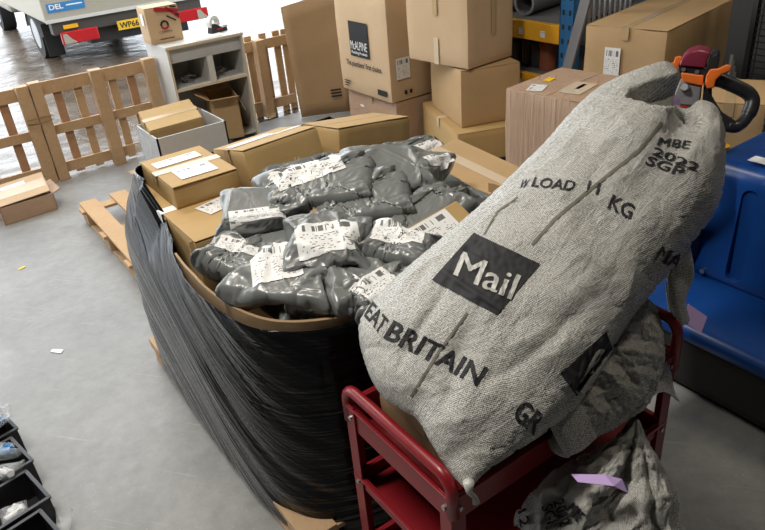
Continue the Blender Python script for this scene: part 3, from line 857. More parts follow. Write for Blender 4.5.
def settle_bag(w, h, bx, seed, pr, bend, ten, frames=22):
    """let a poly pouch close round a boxy content; returns the settled mesh"""
    r = random.Random(seed)
    o = bpy.data.objects.new('pouch', pouch(w, h, .12, 54, seed)); COL.objects.link(o)
    bm = bmesh.new(); bmesh.ops.create_cube(bm, size=1); bmesh.ops.scale(bm, vec=bx, verts=bm.verts)
    for v in bm.verts: v.co += Vector((r.uniform(-.02, .02), r.uniform(-.02, .02), r.uniform(-.012, .012)))
    bmesh.ops.bevel(bm, geom=bm.edges[:], offset=.012, segments=3, affect='EDGES')
    m2 = bpy.data.meshes.new('content'); bm.to_mesh(m2); bm.free(); c = bpy.data.objects.new('content', m2); COL.objects.link(c)
    c.rotation_euler = (0, 0, r.uniform(-.5, .5)); c.location = (r.uniform(-.02, .02), r.uniform(-.015, .015), 0)
    c.modifiers.new('c', 'COLLISION'); c.collision.thickness_outer = .004; c.collision.cloth_friction = 8
    m = o.modifiers.new('c', 'CLOTH'); q = m.settings
    q.quality = 5; q.mass = .08; q.tension_stiffness = ten; q.compression_stiffness = ten; q.shear_stiffness = ten * .5; q.bending_stiffness = bend
    q.use_pressure = True; q.uniform_pressure_force = pr; q.effector_weights.gravity = .3; q.air_damping = 2
    m.collision_settings.use_collision = True; m.collision_settings.distance_min = .004; m.collision_settings.collision_quality = 4
    m.point_cache.frame_start = 1; m.point_cache.frame_end = frames
    me = run_cloth(o, frames)
    bpy.data.objects.remove(o); bpy.data.objects.remove(c)
    return me
SETTLED = [settle_bag(.36, .28, (.22, .16, .07), *a) for a in ((0, -1.0, .02, 15), (1, -1.0, .02, 15), (2, -1.0, .02, 15), (4, -3, .02, 15), (5, -3, .02, 15), (6, -2, .2, 40), (8, -2, .2, 40))]
def bag_from(var, w, h, t, flip=False):
    me = SETTLED[var].copy(); me.name = 'mailing_bag'
    cs = [v.co for v in me.vertices]
    lo = [min(c[i] for c in cs) for i in range(3)]; hi = [max(c[i] for c in cs) for i in range(3)]
    k = [w / (hi[0] - lo[0]), h / (hi[1] - lo[1]), t / (hi[2] - lo[2])]
    for v in me.vertices:
        c = v.co
        x, y, z = [(c[i] - (lo[i] + hi[i]) / 2) * k[i] for i in range(3)]
        if flip: x, y = -x, -y
        v.co = (x, y, z)
    for p_ in me.polygons: p_.use_smooth = True
    me.materials.clear(); me.materials.append(M['mailer'])
    return me
def conform_label(o, c, w, h, ang, mat, name='shipping_label', n=16, lift=.0025, zdir=-1):
    """a label laid on the bag from above in the bag's own frame"""
    bvh = BVHTree.FromPolygons([v.co for v in o.data.vertices], [p.vertices[:] for p in o.data.polygons])
    ca, sa = math.cos(ang), math.sin(ang); P = []; last = 0
    for i in range(n + 1):
        row = []
        for j in range(n + 1):
            a = (i / n - .5) * w; b = (j / n - .5) * h
            x = c[0] + a * ca - b * sa; y = c[1] + a * sa + b * ca
            hit = bvh.ray_cast(Vector((x, y, 1)), Vector((0, 0, -1)))
            if hit[0] is not None: last = hit[0].z; row.append(Vector((x, y, hit[0].z + lift)))
            else: row.append(Vector((x, y, last)))
        P.append(row)
    q = MB(); q.grid([[P[i][j] for i in range(n + 1)] for j in range(n + 1)], uv=lambda i, j: (j / n, i / n))
    l = q.build(name, mat, o, smooth=True)
    return l
IMG = R(-35)   # yaw of a thing whose long side lies level in the view
BG = 'grey mailing bags heaped in the pallet box'
BAGS = [
 # px, z, w, h, t, turn deg, tilt x, tilt y, label (cx, cy, w, h, ang, mat), text
 ((318, 193), 1.04, .44, .30, .13, 16, .20, -.12, (-.01, .05, .24, .11, .12, 0), 'shiny grey bag with a long creased white label, highest left of centre in the heap'),
 ((397, 181), 1.01, .45, .27, .17, 2, .30, .05, (.15, .03, .11, .05, .5, 3), 'biggest smooth grey bag on the back right of the heap'),
 ((413, 153), .94, .30, .15, .09, 22, .25, .0, (.05, -.02, .13, .045, .12, 1), 'small grey bag with white label at the very back of the heap'),
 ((259, 219), 1.00, .28, .25, .12, 6, .25, .1, (.0, -.05, .18, .05, .12, 2), 'grey bag with a narrow white strip label, beside the open left cartons'),
 ((238, 265), .93, .27, .23, .13, -8, .12, .2, (-.0, .02, .14, .065, -.05, 0), 'grey bag with dark block print, squeezed into the left corner of the rim'),
 ((288, 281), .92, .38, .27, .15, -14, .15, .1, (-.03, .0, .15, .17, .42, 1), 'grey bag with the largest square white label, against the front rim'),
 ((282, 244), .94, .28, .19, .11, 10, .1, .0, None, 'plain unlabelled dark grey bag in the hollow left of the round label'),
 ((330, 250), .98, .30, .25, .14, 6, .30, .0, (-.0, -.01, .19, .13, .06, 3), 'grey bag with a wide rounded white label in the middle of the heap'),
 ((360, 212), .99, .40, .29, .15, 24, .2, -.15, (-.10, .065, .16, .035, .3, 2), 'grey bag with a torn mouth showing brown card in the heap centre'),
 ((424, 216), .97, .36, .22, .12, 24, .2, -.1, None, 'unlabelled grey bag with a pointed right corner, beside the flat worn carton'),
 ((400, 252), .95, .27, .21, .14, -8, .25, .0, (.0, .02, .16, .095, -.1, 0), 'dark crumpled grey bag with white label, touching the big pale sack'),
 ((350, 282), .91, .30, .24, .13, 48, .1, .1, None, 'unlabelled folded grey bag near the front rim, left of the big sack'),
 ((384, 297), .90, .26, .20, .11, 35, .2, .0, (-.02, .0, .13, .11, .2, 2), 'grey bag with white label half hidden by the big sack at the front rim'),
 ((326, 300), .89, .24, .2, .10, 5, .15, .0, (.02, -.04, .05, .05, .1, 1), 'small grey bag tucked at the front rim under its neighbours'),
 ((415, 280), .86, .28, .24, .12, -20, .1, .1, None, 'unlabelled grey bag deep in the gap beside the big pale sack'),
 ((345, 235), .87, .46, .40, .16, 15, 0, 0, None, 'broad grey bag lowest in the centre of the heap'),
 ((278, 256), .86, .40, .34, .16, -20, 0, 0, None, 'broad grey bag lowest at the left of the heap'),
 ((318, 182), .90, .44, .34, .16, 30, 0, 0, None, 'broad grey bag lowest at the back of the heap'),
 ((430, 205), .87, .40, .34, .15, 30, 0, 0, None, 'broad grey bag lowest at the right of the heap'),
 ((310, 286), .86, .38, .26, .14, 40, 0, 0, None, 'broad grey bag lowest at the front of the heap'),
]
for k, (p, z, w, h, th, turn, tx, ty, lab, text) in enumerate(BAGS):
    o = bpy.data.objects.new('mailing_bag', bag_from([5, 6, 3, 0, 1, 6, 3, 6, 5, 3, 1, 6, 5, 1, 4, 2, 6, 3, 0, 4][k], w * 1.0, h * 1.0, th * 1.15, k % 3 == 1)); COL.objects.link(o)
    o.location = atz(p, z + .015); o.rotation_euler = (Euler((0, 0, IMG)).to_matrix() @ Euler((tx, ty, R(turn))).to_matrix()).to_euler()
    tag(o, text, 'mailing bag', BG)
    if lab: conform_label(o, (lab[0], lab[1]), lab[2], lab[3], lab[4], LAB[lab[5]])
    if k == 8:
        q = MB(); q.box((-.09, .02, .045), (.13, .06, .03), rot=(.1, .0, .3), bev=.004); q.build('card_insert', M['kraft_olive'], o)
# brown padded parcel with label among them
t = thing('parcel', 'slim brown parcel with long white label among the grey bags by the big sack', 'parcel', atz((438, 232), .985), (0, 0, 0))
t.rotation_euler = (Euler((0, 0, IMG)).to_matrix() @ Euler((.5, -.1, R(38))).to_matrix()).to_euler()
q = MB(); q.box((0, 0, 0), (.25, .11, .045), bev=.006); q.build('body', M['kraft_olive'], t)
q = MB(); add_label(q, (-.125, -.052, .0235), (1, 0, 0), (0, 1, 0), .19, .10); q.build('shipping_label', LAB[3], t)

# ------------------------------------------------------------------ sacks
def lerp_poly(tab, t):
    for (a, *va), (b, *vb) in zip(tab, tab[1:]):
        if t <= b:
            f = (t - a) / (b - a) if b > a else 0
            return [x + (y - x) * f for x, y in zip(va, vb)]
    return list(tab[-1][1:])
def smooth_curve(keys, N):
    """Catmull-Rom through 3d key points, by chord length, N+1 samples"""
    L = [0]
    for a, b in zip(keys, keys[1:]): L.append(L[-1] + (b - a).length)
    out = []
    for i in range(N + 1):
        s = L[-1] * i / N
        k = 0
        while k < len(keys) - 2 and L[k + 1] < s: k += 1
        u = (s - L[k]) / max(1e-9, L[k + 1] - L[k])
        a, b, c, d = keys[max(0, k - 1)], keys[k], keys[k + 1], keys[min(len(keys) - 1, k + 2)]
        out.append(.5 * ((2 * b) + (c - a) * u + (2 * a - 5 * b + 4 * c - d) * u * u + (3 * b - a - 3 * c + d) * u ** 3))
    return out
class Sack:
    def __init__(s, left, right, bottom, top, thick, front, NT_=110, NS=80, seed=1, wr=1.0, fold=.10, dents=(), back=1.0, expo=2.4, folds_lo=.05, folds_hi=.22, nf=9, pockets=()):
        """left/right: 3d keys from bottom to top; bottom/top: 3d keys from left to right; thick(t) in metres; front: unit vector"""
        l = smooth_curve(left, NT_); r = smooth_curve(right, NT_)
        b = smooth_curve(bottom, NS); tp = smooth_curve(top, NS)
        s.NT, s.NS = NT_, NS
        Mid = [[None] * (NS + 1) for _ in range(NT_ + 1)]
        for i in range(NT_ + 1):
            v = i / NT_
            for j in range(NS + 1):
                u = j / NS
                ruled = l[i].lerp(r[i], u)
                db = b[j] - l[0].lerp(r[0], u); dt = tp[j] - l[-1].lerp(r[-1], u)
                Mid[i][j] = ruled + db * (1 - v) ** 2.5 + dt * v ** 2.5
        front = Vector(front).normalized()
        Fr = [[None] * (NS + 1) for _ in range(NT_ + 1)]; Bk = [[None] * (NS + 1) for _ in range(NT_ + 1)]
        for i in range(NT_ + 1):
            v = i / NT_; T = thick(v)
            for j in range(NS + 1):
                u = abs(2 * j / NS - 1)
                e = max(0, 1 - u ** expo) ** .55
                Fr[i][j] = Mid[i][j] + front * T * e; Bk[i][j] = Mid[i][j] - front * T * e * back
        LF = folds(seed, nf, folds_lo, folds_hi, fold); off = Vector((seed, seed * 2, 0))
        for G, sg in ((Fr, 1), (Bk, -1)):
            for i in range(NT_ + 1):
                for j in range(NS + 1):
                    c = G[i][j]; u = j / NS; v = i / NT_
                    e = min(1, min(j, NS - j) / 5)
                    d = crumple(c, LF, off, .05, 4) * wr * e + .006 * wr * noise.noise(c * 9 + off)
                    if sg > 0:
                        for (pu, pv, ru, rv, ang, dep_) in dents:
                            a = (u - pu) * math.cos(ang) + (v - pv) * math.sin(ang); bb = -(u - pu) * math.sin(ang) + (v - pv) * math.cos(ang)
                            d -= dep_ * math.exp(-(a / ru) ** 2 - (bb / rv) ** 2) * min(1, e * 1.0)
                    G[i][j] = c + front * d * sg
        for poly, dep_, soft in pockets:
            PP = [Vector(p) for p in poly]; npg = len(PP)
            for i in range(NT_ + 1):
                for j in range(NS + 1):
                    p = pix(Fr[i][j]); ins = False; dmin = 1e9
                    for a in range(npg):
                        A, B = PP[a], PP[(a + 1) % npg]
                        if (A.y > p.y) != (B.y > p.y) and p.x < (B.x - A.x) * (p.y - A.y) / (B.y - A.y) + A.x: ins = not ins
                        ab = B - A; tt = max(0, min(1, (p - A).dot(ab) / ab.length_squared)); dmin = min(dmin, (p - A - ab * tt).length)
                    if ins:
                        dv = front * (dep_ * min(1, dmin / soft)); Fr[i][j] = Fr[i][j] - dv; Bk[i][j] = Bk[i][j] - dv
        # lengths for uv
        s.F, s.B = Fr, Bk
        Wd = (l[NT_ // 2] - r[NT_ // 2]).length; Ln = sum((l[i + 1] + r[i + 1] - l[i] - r[i]).length for i in range(NT_)) / 2
        s.W, s.L = Wd, Ln
        s.pxF = [[pix(p) for p in row] for row in Fr]
    def settle(s, frames=10, grow=-.03, hold=.4, pressure=.3, bend=.6, ten=25):
        """let the cloth buckle a little about the lofted shape so that it creases like woven plastic"""
        NT_, NS = s.NT, s.NS
        ring = [s.F[i] + s.B[i][NS - 1:0:-1] for i in range(NT_ + 1)]; n = len(ring[0])
        vs = [p for row in ring for p in row]
        fs = [(i * n + j, i * n + (j + 1) % n, (i + 1) * n + (j + 1) % n, (i + 1) * n + j) for i in range(NT_) for j in range(n)]
        me = bpy.data.meshes.new('cloth'); me.from_pydata(vs, [], fs); o = bpy.data.objects.new('cloth', me); COL.objects.link(o)
        g = o.vertex_groups.new(name='hold')
        for i in range(NT_ + 1):
            for j in range(n):
                jj = j if j <= NS else 2 * NS - j
                e = min(i, NT_ - i, 4) / 4; e2 = min(jj, NS - jj, 5) / 5
                g.add([i * n + j], 1.0 if e == 0 else min(1, hold + (1 - min(e, .4 + .6 * e2)) * .5), 'REPLACE')
        m = o.modifiers.new('c', 'CLOTH'); q = m.settings
        q.quality = 5; q.mass = .15; q.tension_stiffness = ten; q.compression_stiffness = ten; q.shear_stiffness = ten * .4; q.bending_stiffness = bend
        q.shrink_min = grow; q.shrink_max = grow; q.use_pressure = True; q.uniform_pressure_force = pressure
        q.vertex_group_mass = 'hold'; q.effector_weights.gravity = .2; q.air_damping = 3
        m.collision_settings.use_collision = False
        m.point_cache.frame_start = 1; m.point_cache.frame_end = frames
        r = run_cloth(o, frames); bpy.data.objects.remove(o)
        co_ = [v.co.copy() for v in r.vertices]; bpy.data.meshes.remove(r)
        for i in range(NT_ + 1):
            for j in range(n):
                if j <= NS: s.F[i][j] = co_[i * n + j]
                if j == 0: s.B[i][0] = co_[i * n]
                if j >= NS: s.B[i][2 * NS - j] = co_[i * n + j]
        s.pxF = [[pix(p) for p in row] for row in s.F]
        return s
    def build(s, name, parent=None, mat=None):
        q = MB(); NT_, NS = s.NT, s.NS
        ring = [s.F[i] + s.B[i][NS - 1:0:-1] for i in range(NT_ + 1)]
        n = len(ring[0])
        q.grid(ring, wrapu=True, uv=lambda i, j: (s.W * 1.15 * j / NS, s.L * i / NT_))
        o = q.build(name, mat or M['sack'], parent, smooth=True, recalc=False)
        bm = bmesh.new(); bm.from_mesh(o.data); bmesh.ops.remove_doubles(bm, verts=bm.verts[:], dist=1e-5)
        bmesh.ops.recalc_face_normals(bm, faces=bm.faces[:]); bm.to_mesh(o.data); bm.free()
        for p in o.data.polygons: p.use_smooth = True
        return o
    def st(s, p):
        """grid place (row, column) of the visible front nearest to a picture point"""
        if getattr(s, 'kd', None) is None or s.kdF is not s.pxF:
            s.kd = KDTree((s.NT + 1) * (s.NS + 1)); s.kdF = s.pxF
            for i in range(s.NT + 1):
                for j in range(s.NS + 1): q = s.pxF[i][j]; s.kd.insert((q.x, q.y, 0), i * (s.NS + 1) + j)
            s.kd.balance()
        P = Vector(p); best = None
        for c_, k, d in s.kd.find_n((p[0], p[1], 0), 5):
            i, j = divmod(k, s.NS + 1); dd = d + 40 * (s.F[i][j] - CAM).length
            if best is None or dd < best[0]: best = (dd, i, j)
        _, i, j = best
        i = min(max(i, 1), s.NT - 1); j = min(max(j, 1), s.NS - 1)
        a = s.pxF[i][j]; di = (s.pxF[i + 1][j] - s.pxF[i - 1][j]) / 2; dj = (s.pxF[i][j + 1] - s.pxF[i][j - 1]) / 2
        det = di.x * dj.y - di.y * dj.x; e = P - a
        if abs(det) < 1e-6: return Vector((i, j))
        x = (e.x * dj.y - e.y * dj.x) / det; y = (di.x * e.y - di.y * e.x) / det
        return Vector((i + max(-1, min(1, x)), j + max(-1, min(1, y))))
    def at(s, q, lift=.002):
        i = min(max(q[0], 0), s.NT - .001); j = min(max(q[1], 0), s.NS - .001)
        a, b = int(i), int(j); f, g = i - a, j - b; F = s.F
        p = F[a][b].lerp(F[a][b + 1], g).lerp(F[a + 1][b].lerp(F[a + 1][b + 1], g), f)
        du = F[a][b + 1] - F[a][b] + F[a + 1][b + 1] - F[a + 1][b]; dv = F[a + 1][b] - F[a][b] + F[a + 1][b + 1] - F[a][b + 1]
        n = du.cross(dv)
        if n.dot(CAM - p) < 0: n = -n
        return p + n.normalized() * lift
    def on(s, p, lift):
        """the point of the cloth seen at a picture point, lifted off it along its normal"""
        if getattr(s, 'bvh', None) is None or s.bvhF is not s.F:
            n = s.NS + 1; s.bvhF = s.F
            s.bvh = BVHTree.FromPolygons([q for row in s.F for q in row], [(i * n + j, i * n + j + 1, (i + 1) * n + j + 1, (i + 1) * n + j) for i in range(s.NT) for j in range(s.NS)])
        d = ray(p).normalized(); h = s.bvh.ray_cast(CAM, d)
        if h[0] is None: return s.at(s.st(p), lift)
        nn = h[1] if h[1].dot(d) < 0 else -h[1]
        return h[0] + (nn - d).normalized() * lift
    def text(s, mb, string, p0, p1, ph, off=.02, lift=.003):
        """lettering lying on the cloth: picture points of baseline start, baseline end, and start top"""
        a, b, h = Vector(p0), Vector(p1), Vector(ph)
        for k in range(3 if off == 0 else 1):
            sh = Vector((.5 * k, .2 * k))
            put_text(mb, string, lambda x, y: s.on(a + sh + (b - a) * x + (h - a) * y, lift + .0002 * k), off, sub=5, maxlen=.06)
    def patch(s, mb, corners, n=40, lift=.0032):
        a, b, c, d = [Vector(p) for p in corners]
        mb.grid([[s.on(a.lerp(b, u / n).lerp(d.lerp(c, u / n), v / n), lift) for u in range(n + 1)] for v in range(n + 1)])
    def strip(s, mb, pts, w, lift=.0015):
        """a seam along picture points, w in grid columns"""
        Q = [Vector(p) for p in pts]; P = []
        for k in range(len(Q) - 1):
            for m_ in range(12):
                q = Q[k].lerp(Q[k + 1], m_ / 12); d = (Q[k + 1] - Q[k]).normalized(); nn = Vector((-d.y, d.x)) * w
                P.append([s.on(q - nn, lift), s.on(q, lift * 1.6), s.on(q + nn, lift)])
        mb.grid(P)
D = atd
VDIR = -ray((540, 280)).normalized()
FRONT = (VDIR + Vector((-.05, -.1, .35))).normalized()
left = [D((362, 352), 1.80), D((360, 324), 1.83), D((374, 300), 1.87), D((400, 275), 1.90), D((430, 250), 1.94), D((462, 223), 1.98), D((492, 196), 2.02), D((520, 169), 2.05), D((545, 144), 2.08), D((572, 113), 2.12), D((599, 88), 2.15)]
right = [D((468, 491), 1.56), D((486, 472), 1.58), D((507, 457), 1.60), D((545, 432), 1.63), D((580, 402), 1.68), D((612, 352), 1.74), D((640, 308), 1.80), D((668, 274), 1.86), D((692, 243), 1.91), D((714, 213), 1.95), D((722, 182), 1.99), D((723, 143), 2.03)]
bottom = [left[0], D((372, 378), 1.76), D((386, 399), 1.73), D((404, 411), 1.70), D((419, 420), 1.68), D((434, 446), 1.63), D((449, 470), 1.60), D((461, 484), 1.57), right[0]]
top = [left[-1], D((620, 80), 2.14), D((645, 71), 2.13), D((668, 64), 2.11), D((680, 76), 2.09), D((676, 96), 2.08), D((673, 108), 2.07), D((684, 112), 2.06), D((697, 104), 2.05), D((711, 108), 2.04), D((719, 120), 2.03), right[-1]]
def th_main(v):
    e = min(1, v / .30) ** .6 if v < .30 else 1
    g = 1 if v < .72 else max(0, 1 - ((v - .72) / .28) ** 3)
    return .025 + .15 * e * g ** .7
main = Sack(left, right, bottom, top, th_main, FRONT, 110, 80, seed=11, wr=.5, fold=.085, back=.75,
            pockets=[([(631, 86), (655, 80), (672, 76), (685, 70), (720, 70), (700, 97), (674, 106), (650, 105), (625, 97)], .085, 8), ([(672, 110), (690, 112), (712, 122), (698, 129), (684, 124)], .06, 6), ([(664, 280), (667, 291), (632, 334), (604, 362), (580, 394), (573, 388), (600, 350), (636, 308)], .05, 4)],
            dents=[(.40, .95, .12, .07, .2, .05), (.66, .93, .10, .05, 0, .035), (.55, .16, .03, .12, .9, .012), (.30, .20, .02, .10, .5, .012), (.75, .33, .03, .15, -.4, .012)])
main.settle()
ms = thing('mail_sack', 'big full pale woven mail sack with black lettering, lying across the red trolley', 'mail sack', (1.2, 1.1, .80))
def rel(o, root):
    o.parent = root; o.matrix_parent_inverse = Matrix.Translation(-Vector(root.location)); return o
rel(main.build('sack_body'), ms)
for wd, a, b, h in (('BRITAIN', (383, 338), (477, 386), (394, 320)), ('EAT', (364, 316), (380, 335), (373, 301)), ('GR', (511, 417), (534, 436), (524, 398)), ('LOAD', (531, 187), (573, 191), (535, 177)), ('W', (518, 189), (526, 188), (523, 180)),
        ('11', (586, 192), (598, 195), (589, 180.5)), ('KG', (607, 208), (630, 220), (613, 194)), ('MBE', (656.5, 145), (688, 149), (659.5, 137.5)), ('2022', (651, 154), (697, 172), (654.5, 146.5)), ('SGP', (644, 164), (681, 176.5), (649, 155.5)), ('MA', (654, 259), (676, 270), (662, 245.5))):
    q = MB(); main.text(q, wd, a, b, h, 0 if 'M' in wd else .02, .0025); rel(q.build('printed_word', M['inkgrey']), ms)
for cs in ([(432, 280), (497, 315), (540, 264), (474, 233)], [(560, 374), (577, 396), (612, 349), (606, 331)]):
    q = MB(); main.patch(q, cs); rel(q.build('logo_patch', M['inkgrey'], smooth=True), ms)['label'] = 'black printed square'
for wd, a, b, h in (('Mail', (453, 276), (510, 300), (463, 252)), ('R', (579, 382), (593, 373), (595, 352))):
    q = MB(); main.text(q, wd, a, b, h, 0, .0055); rel(q.build('logo_word', M['sack']), ms)['label'] = 'pale letters in the black square'
q = MB(); main.strip(q, [(411, 397), (440, 350), (470, 310)], 1.6); main.strip(q, [(532, 245), (556, 218), (590, 190), (612, 172), (640, 150), (664, 120)], 1.8); main.strip(q, [(484, 235), (497, 212), (520, 196)], .9)
rel(q.build('seam', plain('seam_thread', (.14, .13, .10), .7), smooth=True), ms)
# tie at the neck and label card
q = MB(); c = main.at(main.st((672, 108)), .012)
q.tube([c + ray((672, 108)).normalized() * .008 + CM @ Vector(v) for v in ((-.022, .004, 0), (-.010, -.003, -.008), (.0, -.002, -.012), (.012, .002, -.008), (.022, .008, 0))], [.006, .009, .011, .009, .006], 10)
rel(q.build('neck_tie', M['rubber'], smooth=True), ms)
# small knotted corner at the foot
q = MB(); c = D((469, 492), 1.545); q.tube([c + Vector((-.0, .0, .03)), c, c + Vector((.012, -.005, -.02)), c + Vector((.012, -.01, -.035))], [.013, .007, .006, .009], 10)
rel(q.build('corner_knot', M['sack'], smooth=True), ms)
# hanging fold on the right
k1 = Sack([D((672, 330), 1.95), D((668, 310), 1.95), D((666, 285), 1.94), D((670, 258), 1.93)], [D((690, 320), 1.96), D((686, 300), 1.96), D((694, 275), 1.95), D((690, 248), 1.94)],
          [D((672, 330), 1.95), D((681, 327), 1.95), D((690, 320), 1.96)], [D((670, 258), 1.93), D((690, 248), 1.94)], lambda v: .02 + .015 * v, FRONT, 30, 20, seed=4, fold=.15)
rel(k1.build('loose_flap'), ms)
def card(name, label, pts, cat, grp=None, mat=None):
    q = MB(); q.slab(*pts, .0012); return tag(q.build(name, mat or M['purple']), label, cat, grp)
card('paper_tag', 'purple card tag hanging at the right side of the big sack, against the blue truck', [D((684, 323), 1.95), D((701, 333), 1.95), D((707, 317), 2.04), D((688, 304), 2.04)], 'tag')
card('paper_tag', 'purple card tag at the tied neck of the big sack', [D((668, 104), 2.10), D((680, 110), 2.11), D((680, 98), 2.12), D((672, 93), 2.12)], 'tag')

# second sack lying at the far end of the trolley
l2 = [D((548, 440), 1.72), D((560, 425), 1.74), D((575, 395), 1.78), D((592, 365), 1.82), D((610, 330), 1.87), D((625, 305), 1.9)]
r2 = [D((567, 458), 1.72), D((585, 442), 1.75), D((620, 425), 1.80), D((650, 400), 1.87), D((664, 355), 1.93), D((660, 315), 1.98)]
s2 = Sack(l2, r2, [l2[0], D((553, 452), 1.715), r2[0]], [l2[-1], D((645, 300), 1.95), r2[-1]], lambda v: .03 + .06 * math.sin(PI * min(1, v * 1.05)), FRONT, 80, 60, seed=21, fold=.16, wr=1.0, folds_lo=.05, folds_hi=.14, nf=10)
s2.settle(grow=-.12, hold=.3)
t2 = thing('mail_sack', 'limp crumpled mail sack bulging out from under the big sack on the trolley', 'mail sack', (1.45, .95, .76))
rel(s2.build('sack_body'), t2)
k2 = Sack([D((640, 405), 1.9), D((650, 385), 1.93), D((655, 360), 1.95)], [D((680, 402), 1.96), D((674, 388), 1.97), D((668, 350), 1.98)], [D((640, 405), 1.9), D((662, 392), 1.94), D((680, 402), 1.96)], [D((655, 360), 1.95), D((668, 350), 1.98)], lambda v: .012, FRONT, 24, 20, seed=5, fold=.12)
rel(k2.build('loose_flap'), t2)
k3 = Sack([D((566, 457), 1.66), D((556, 440), 1.66), D((549, 425), 1.67)], [D((597, 437), 1.70), D((590, 422), 1.70), D((578, 398), 1.70)], [D((566, 457), 1.66), D((582, 450), 1.68), D((597, 437), 1.70)], [D((549, 425), 1.67), D((578, 398), 1.70)], lambda v: .02 + .01 * v, FRONT, 24, 20, seed=6, fold=.12)
rel(k3.build('sack_corner'), t2)

# third sack standing on the floor
l3 = [Vector((1.03, .80, .0)), Vector((.98, .80, .25)), D((516, 528), 1.86), D((530, 497), 1.84), D((556, 470), 1.82), D((592, 452), 1.82), D((622, 434), 1.84)]
r3 = [Vector((1.42, .48, .0)), Vector((1.40, .47, .25)), D((684, 528), 1.84), D((678, 500), 1.84), D((664, 470), 1.84), D((650, 446), 1.85), D((641, 428), 1.86)]
s3 = Sack(l3, r3, [l3[0], (l3[0] + r3[0]) / 2, r3[0]], [l3[-1], D((634, 418), 1.86), r3[-1]], lambda v: .05 + .13 * min(1, v / .1) * (1 - max(0, (v - .5) / .5) ** 1.3), (VDIR + Vector((0, 0, .2))).normalized(), 90, 70, seed=31, fold=.14, wr=1.0, folds_lo=.06, folds_hi=.18, nf=10,
          dents=[(.52, .80, .05, .16, -.25, .05), (.75, .74, .03, .2, .2, .03)])
s3.settle(grow=-.10, hold=.3)
t3 = thing('mail_sack', 'full mail sack standing on the floor in front of the trolley, purple tag on it', 'mail sack', (1.2, .66, 0))
rel(s3.build('sack_body'), t3)
for wd, a, b, h in (('2022', (553, 502), (560, 527), (564, 498)), ('SGP', (541, 507), (548, 529), (552, 503)), ('MBE', (566, 510), (577, 522), (574, 502)), ('12', (518, 512), (521, 528), (527, 508))):
    q = MB(); s3.text(q, wd, a, b, h, 0 if 'M' in wd else .012); rel(q.build('printed_word', M['inkgrey']), t3)
q = MB(); q.tube([s3.at(s3.st(p), .008) for p in ((545, 528), (570, 514), (595, 503), (622, 491))], .004, 8); rel(q.build('tie_cord', M['rubber'], smooth=True), t3)
dq = (CMT @ (s3.at(s3.st((600, 480))) - CAM)).z - .035
q = MB(); q.slab(D((571, 474), dq), D((578, 482), dq - .02), D((614, 486), dq - .025), D((604.5, 474.5), dq), -.0012); q.slab(D((604.5, 474.5), dq), D((614, 486), dq - .025), D((628, 493), dq + .01), D((622, 479), dq + .02), -.0012)
tag(q.build('paper_tag', M['purple']), 'folded purple card tag lying on the floor-standing sack', 'tag')

# ------------------------------------------------------------------ red trolley
TX0, TX1, TY0, TY1, TZ = .69, 1.52, .87, 1.305, .75
tr = thing('trolley', 'dark red steel three-tier trolley carrying the mail sacks', 'trolley', ((TX0 + TX1) / 2, (TY0 + TY1) / 2, 0))
ox, oy = (TX0 + TX1) / 2, (TY0 + TY1) / 2
hw, hd = (TX1 - TX0) / 2, (TY1 - TY0) / 2
def tray(z, lip, name):
    t_ = MB(); t_.box((0, 0, z - lip), (2 * hw - .01, 2 * hd - .01, .006)); o = t_.build(name, M['redpaint'], tr)
    for s in (-1, 1):
        q = MB(); q.box((0, s * (hd - .004), z - lip / 2), (2 * hw, .006, lip), bev=.002); q.box((0, s * (hd - .001), z - .003), (2 * hw, .018, .006), bev=.002); q.build('tray_lip', M['redpaint'], o)
        q = MB(); q.box((s * (hw - .004), 0, z - lip / 2), (.006, 2 * hd, lip), bev=.002); q.box((s * (hw - .001), 0, z - .003), (.018, 2 * hd, .006), bev=.002); q.build('tray_lip', M['redpaint'], o)
    return o
tray(TZ, .085, 'top_tray'); tray(.49, .045, 'middle_tray'); tray(.20, .045, 'bottom_tray')
for sx in (-1, 1):
    for sy in (-1, 1):
        q = MB(); q.box((sx * (hw + .002), sy * (hd - .018), .405), (.005, .042, .70), bev=.001); q.box((sx * (hw - .018), sy * (hd + .002), .405), (.042, .005, .70), bev=.001)
        p_ = q.build('post', M['redpaint'], tr)
        q = MB()
        for z in (TZ - .04, .47, .18):
            q.cyl((sx * (hw + .004), sy * (hd - .02), z), (sx * (hw + .009), sy * (hd - .02), z), .007, n=10); q.cyl((sx * (hw - .02), sy * (hd + .004), z), (sx * (hw - .02), sy * (hd + .009), z), .007, n=10)
        q.build('bolt', M['steel'], p_)
        q = MB(); q.cyl((sx * (hw - .03), sy * (hd - .03) - .012, .04), (sx * (hw - .03), sy * (hd - .03) + .012, .04), .04, n=20); w_ = q.build('castor', M['rubber'], tr, smooth='auto')
        q = MB(); q.box((sx * (hw - .03), sy * (hd - .03) - .018, .06), (.03, .004, .06)); q.box((sx * (hw - .03), sy * (hd - .03) + .018, .06), (.03, .004, .06)); q.build('fork', M['steel'], w_)
for s in (-1, 1):
    H_ = .055 if s < 0 else .10
    q = MB(); pts = []
    for k in range(7): a = PI - PI / 2 * k / 6; pts.append((s * (hw - .005), -hd + .045 + .045 * math.cos(a), TZ + H_ - .045 + .045 * math.sin(a)))
    for k in range(7): a = PI / 2 - PI / 2 * k / 6; pts.append((s * (hw - .005), hd - .045 + .045 * math.cos(a), TZ + H_ - .045 + .045 * math.sin(a)))
    pts = [(s * (hw - .005), -hd, TZ - .06)] + pts + [(s * (hw - .005), hd, TZ - .06)]
    q.tube(pts, .0155, 14); q.build('handle', M['redpaint'], tr, smooth=True)
carton('cardboard_box', 'brown carton sitting in the top tray of the red trolley under the big sack', (1.11, 1.09, .728), (0, 0, 0), (.66, .36, .11), M['kraft_dark'], seed=16)

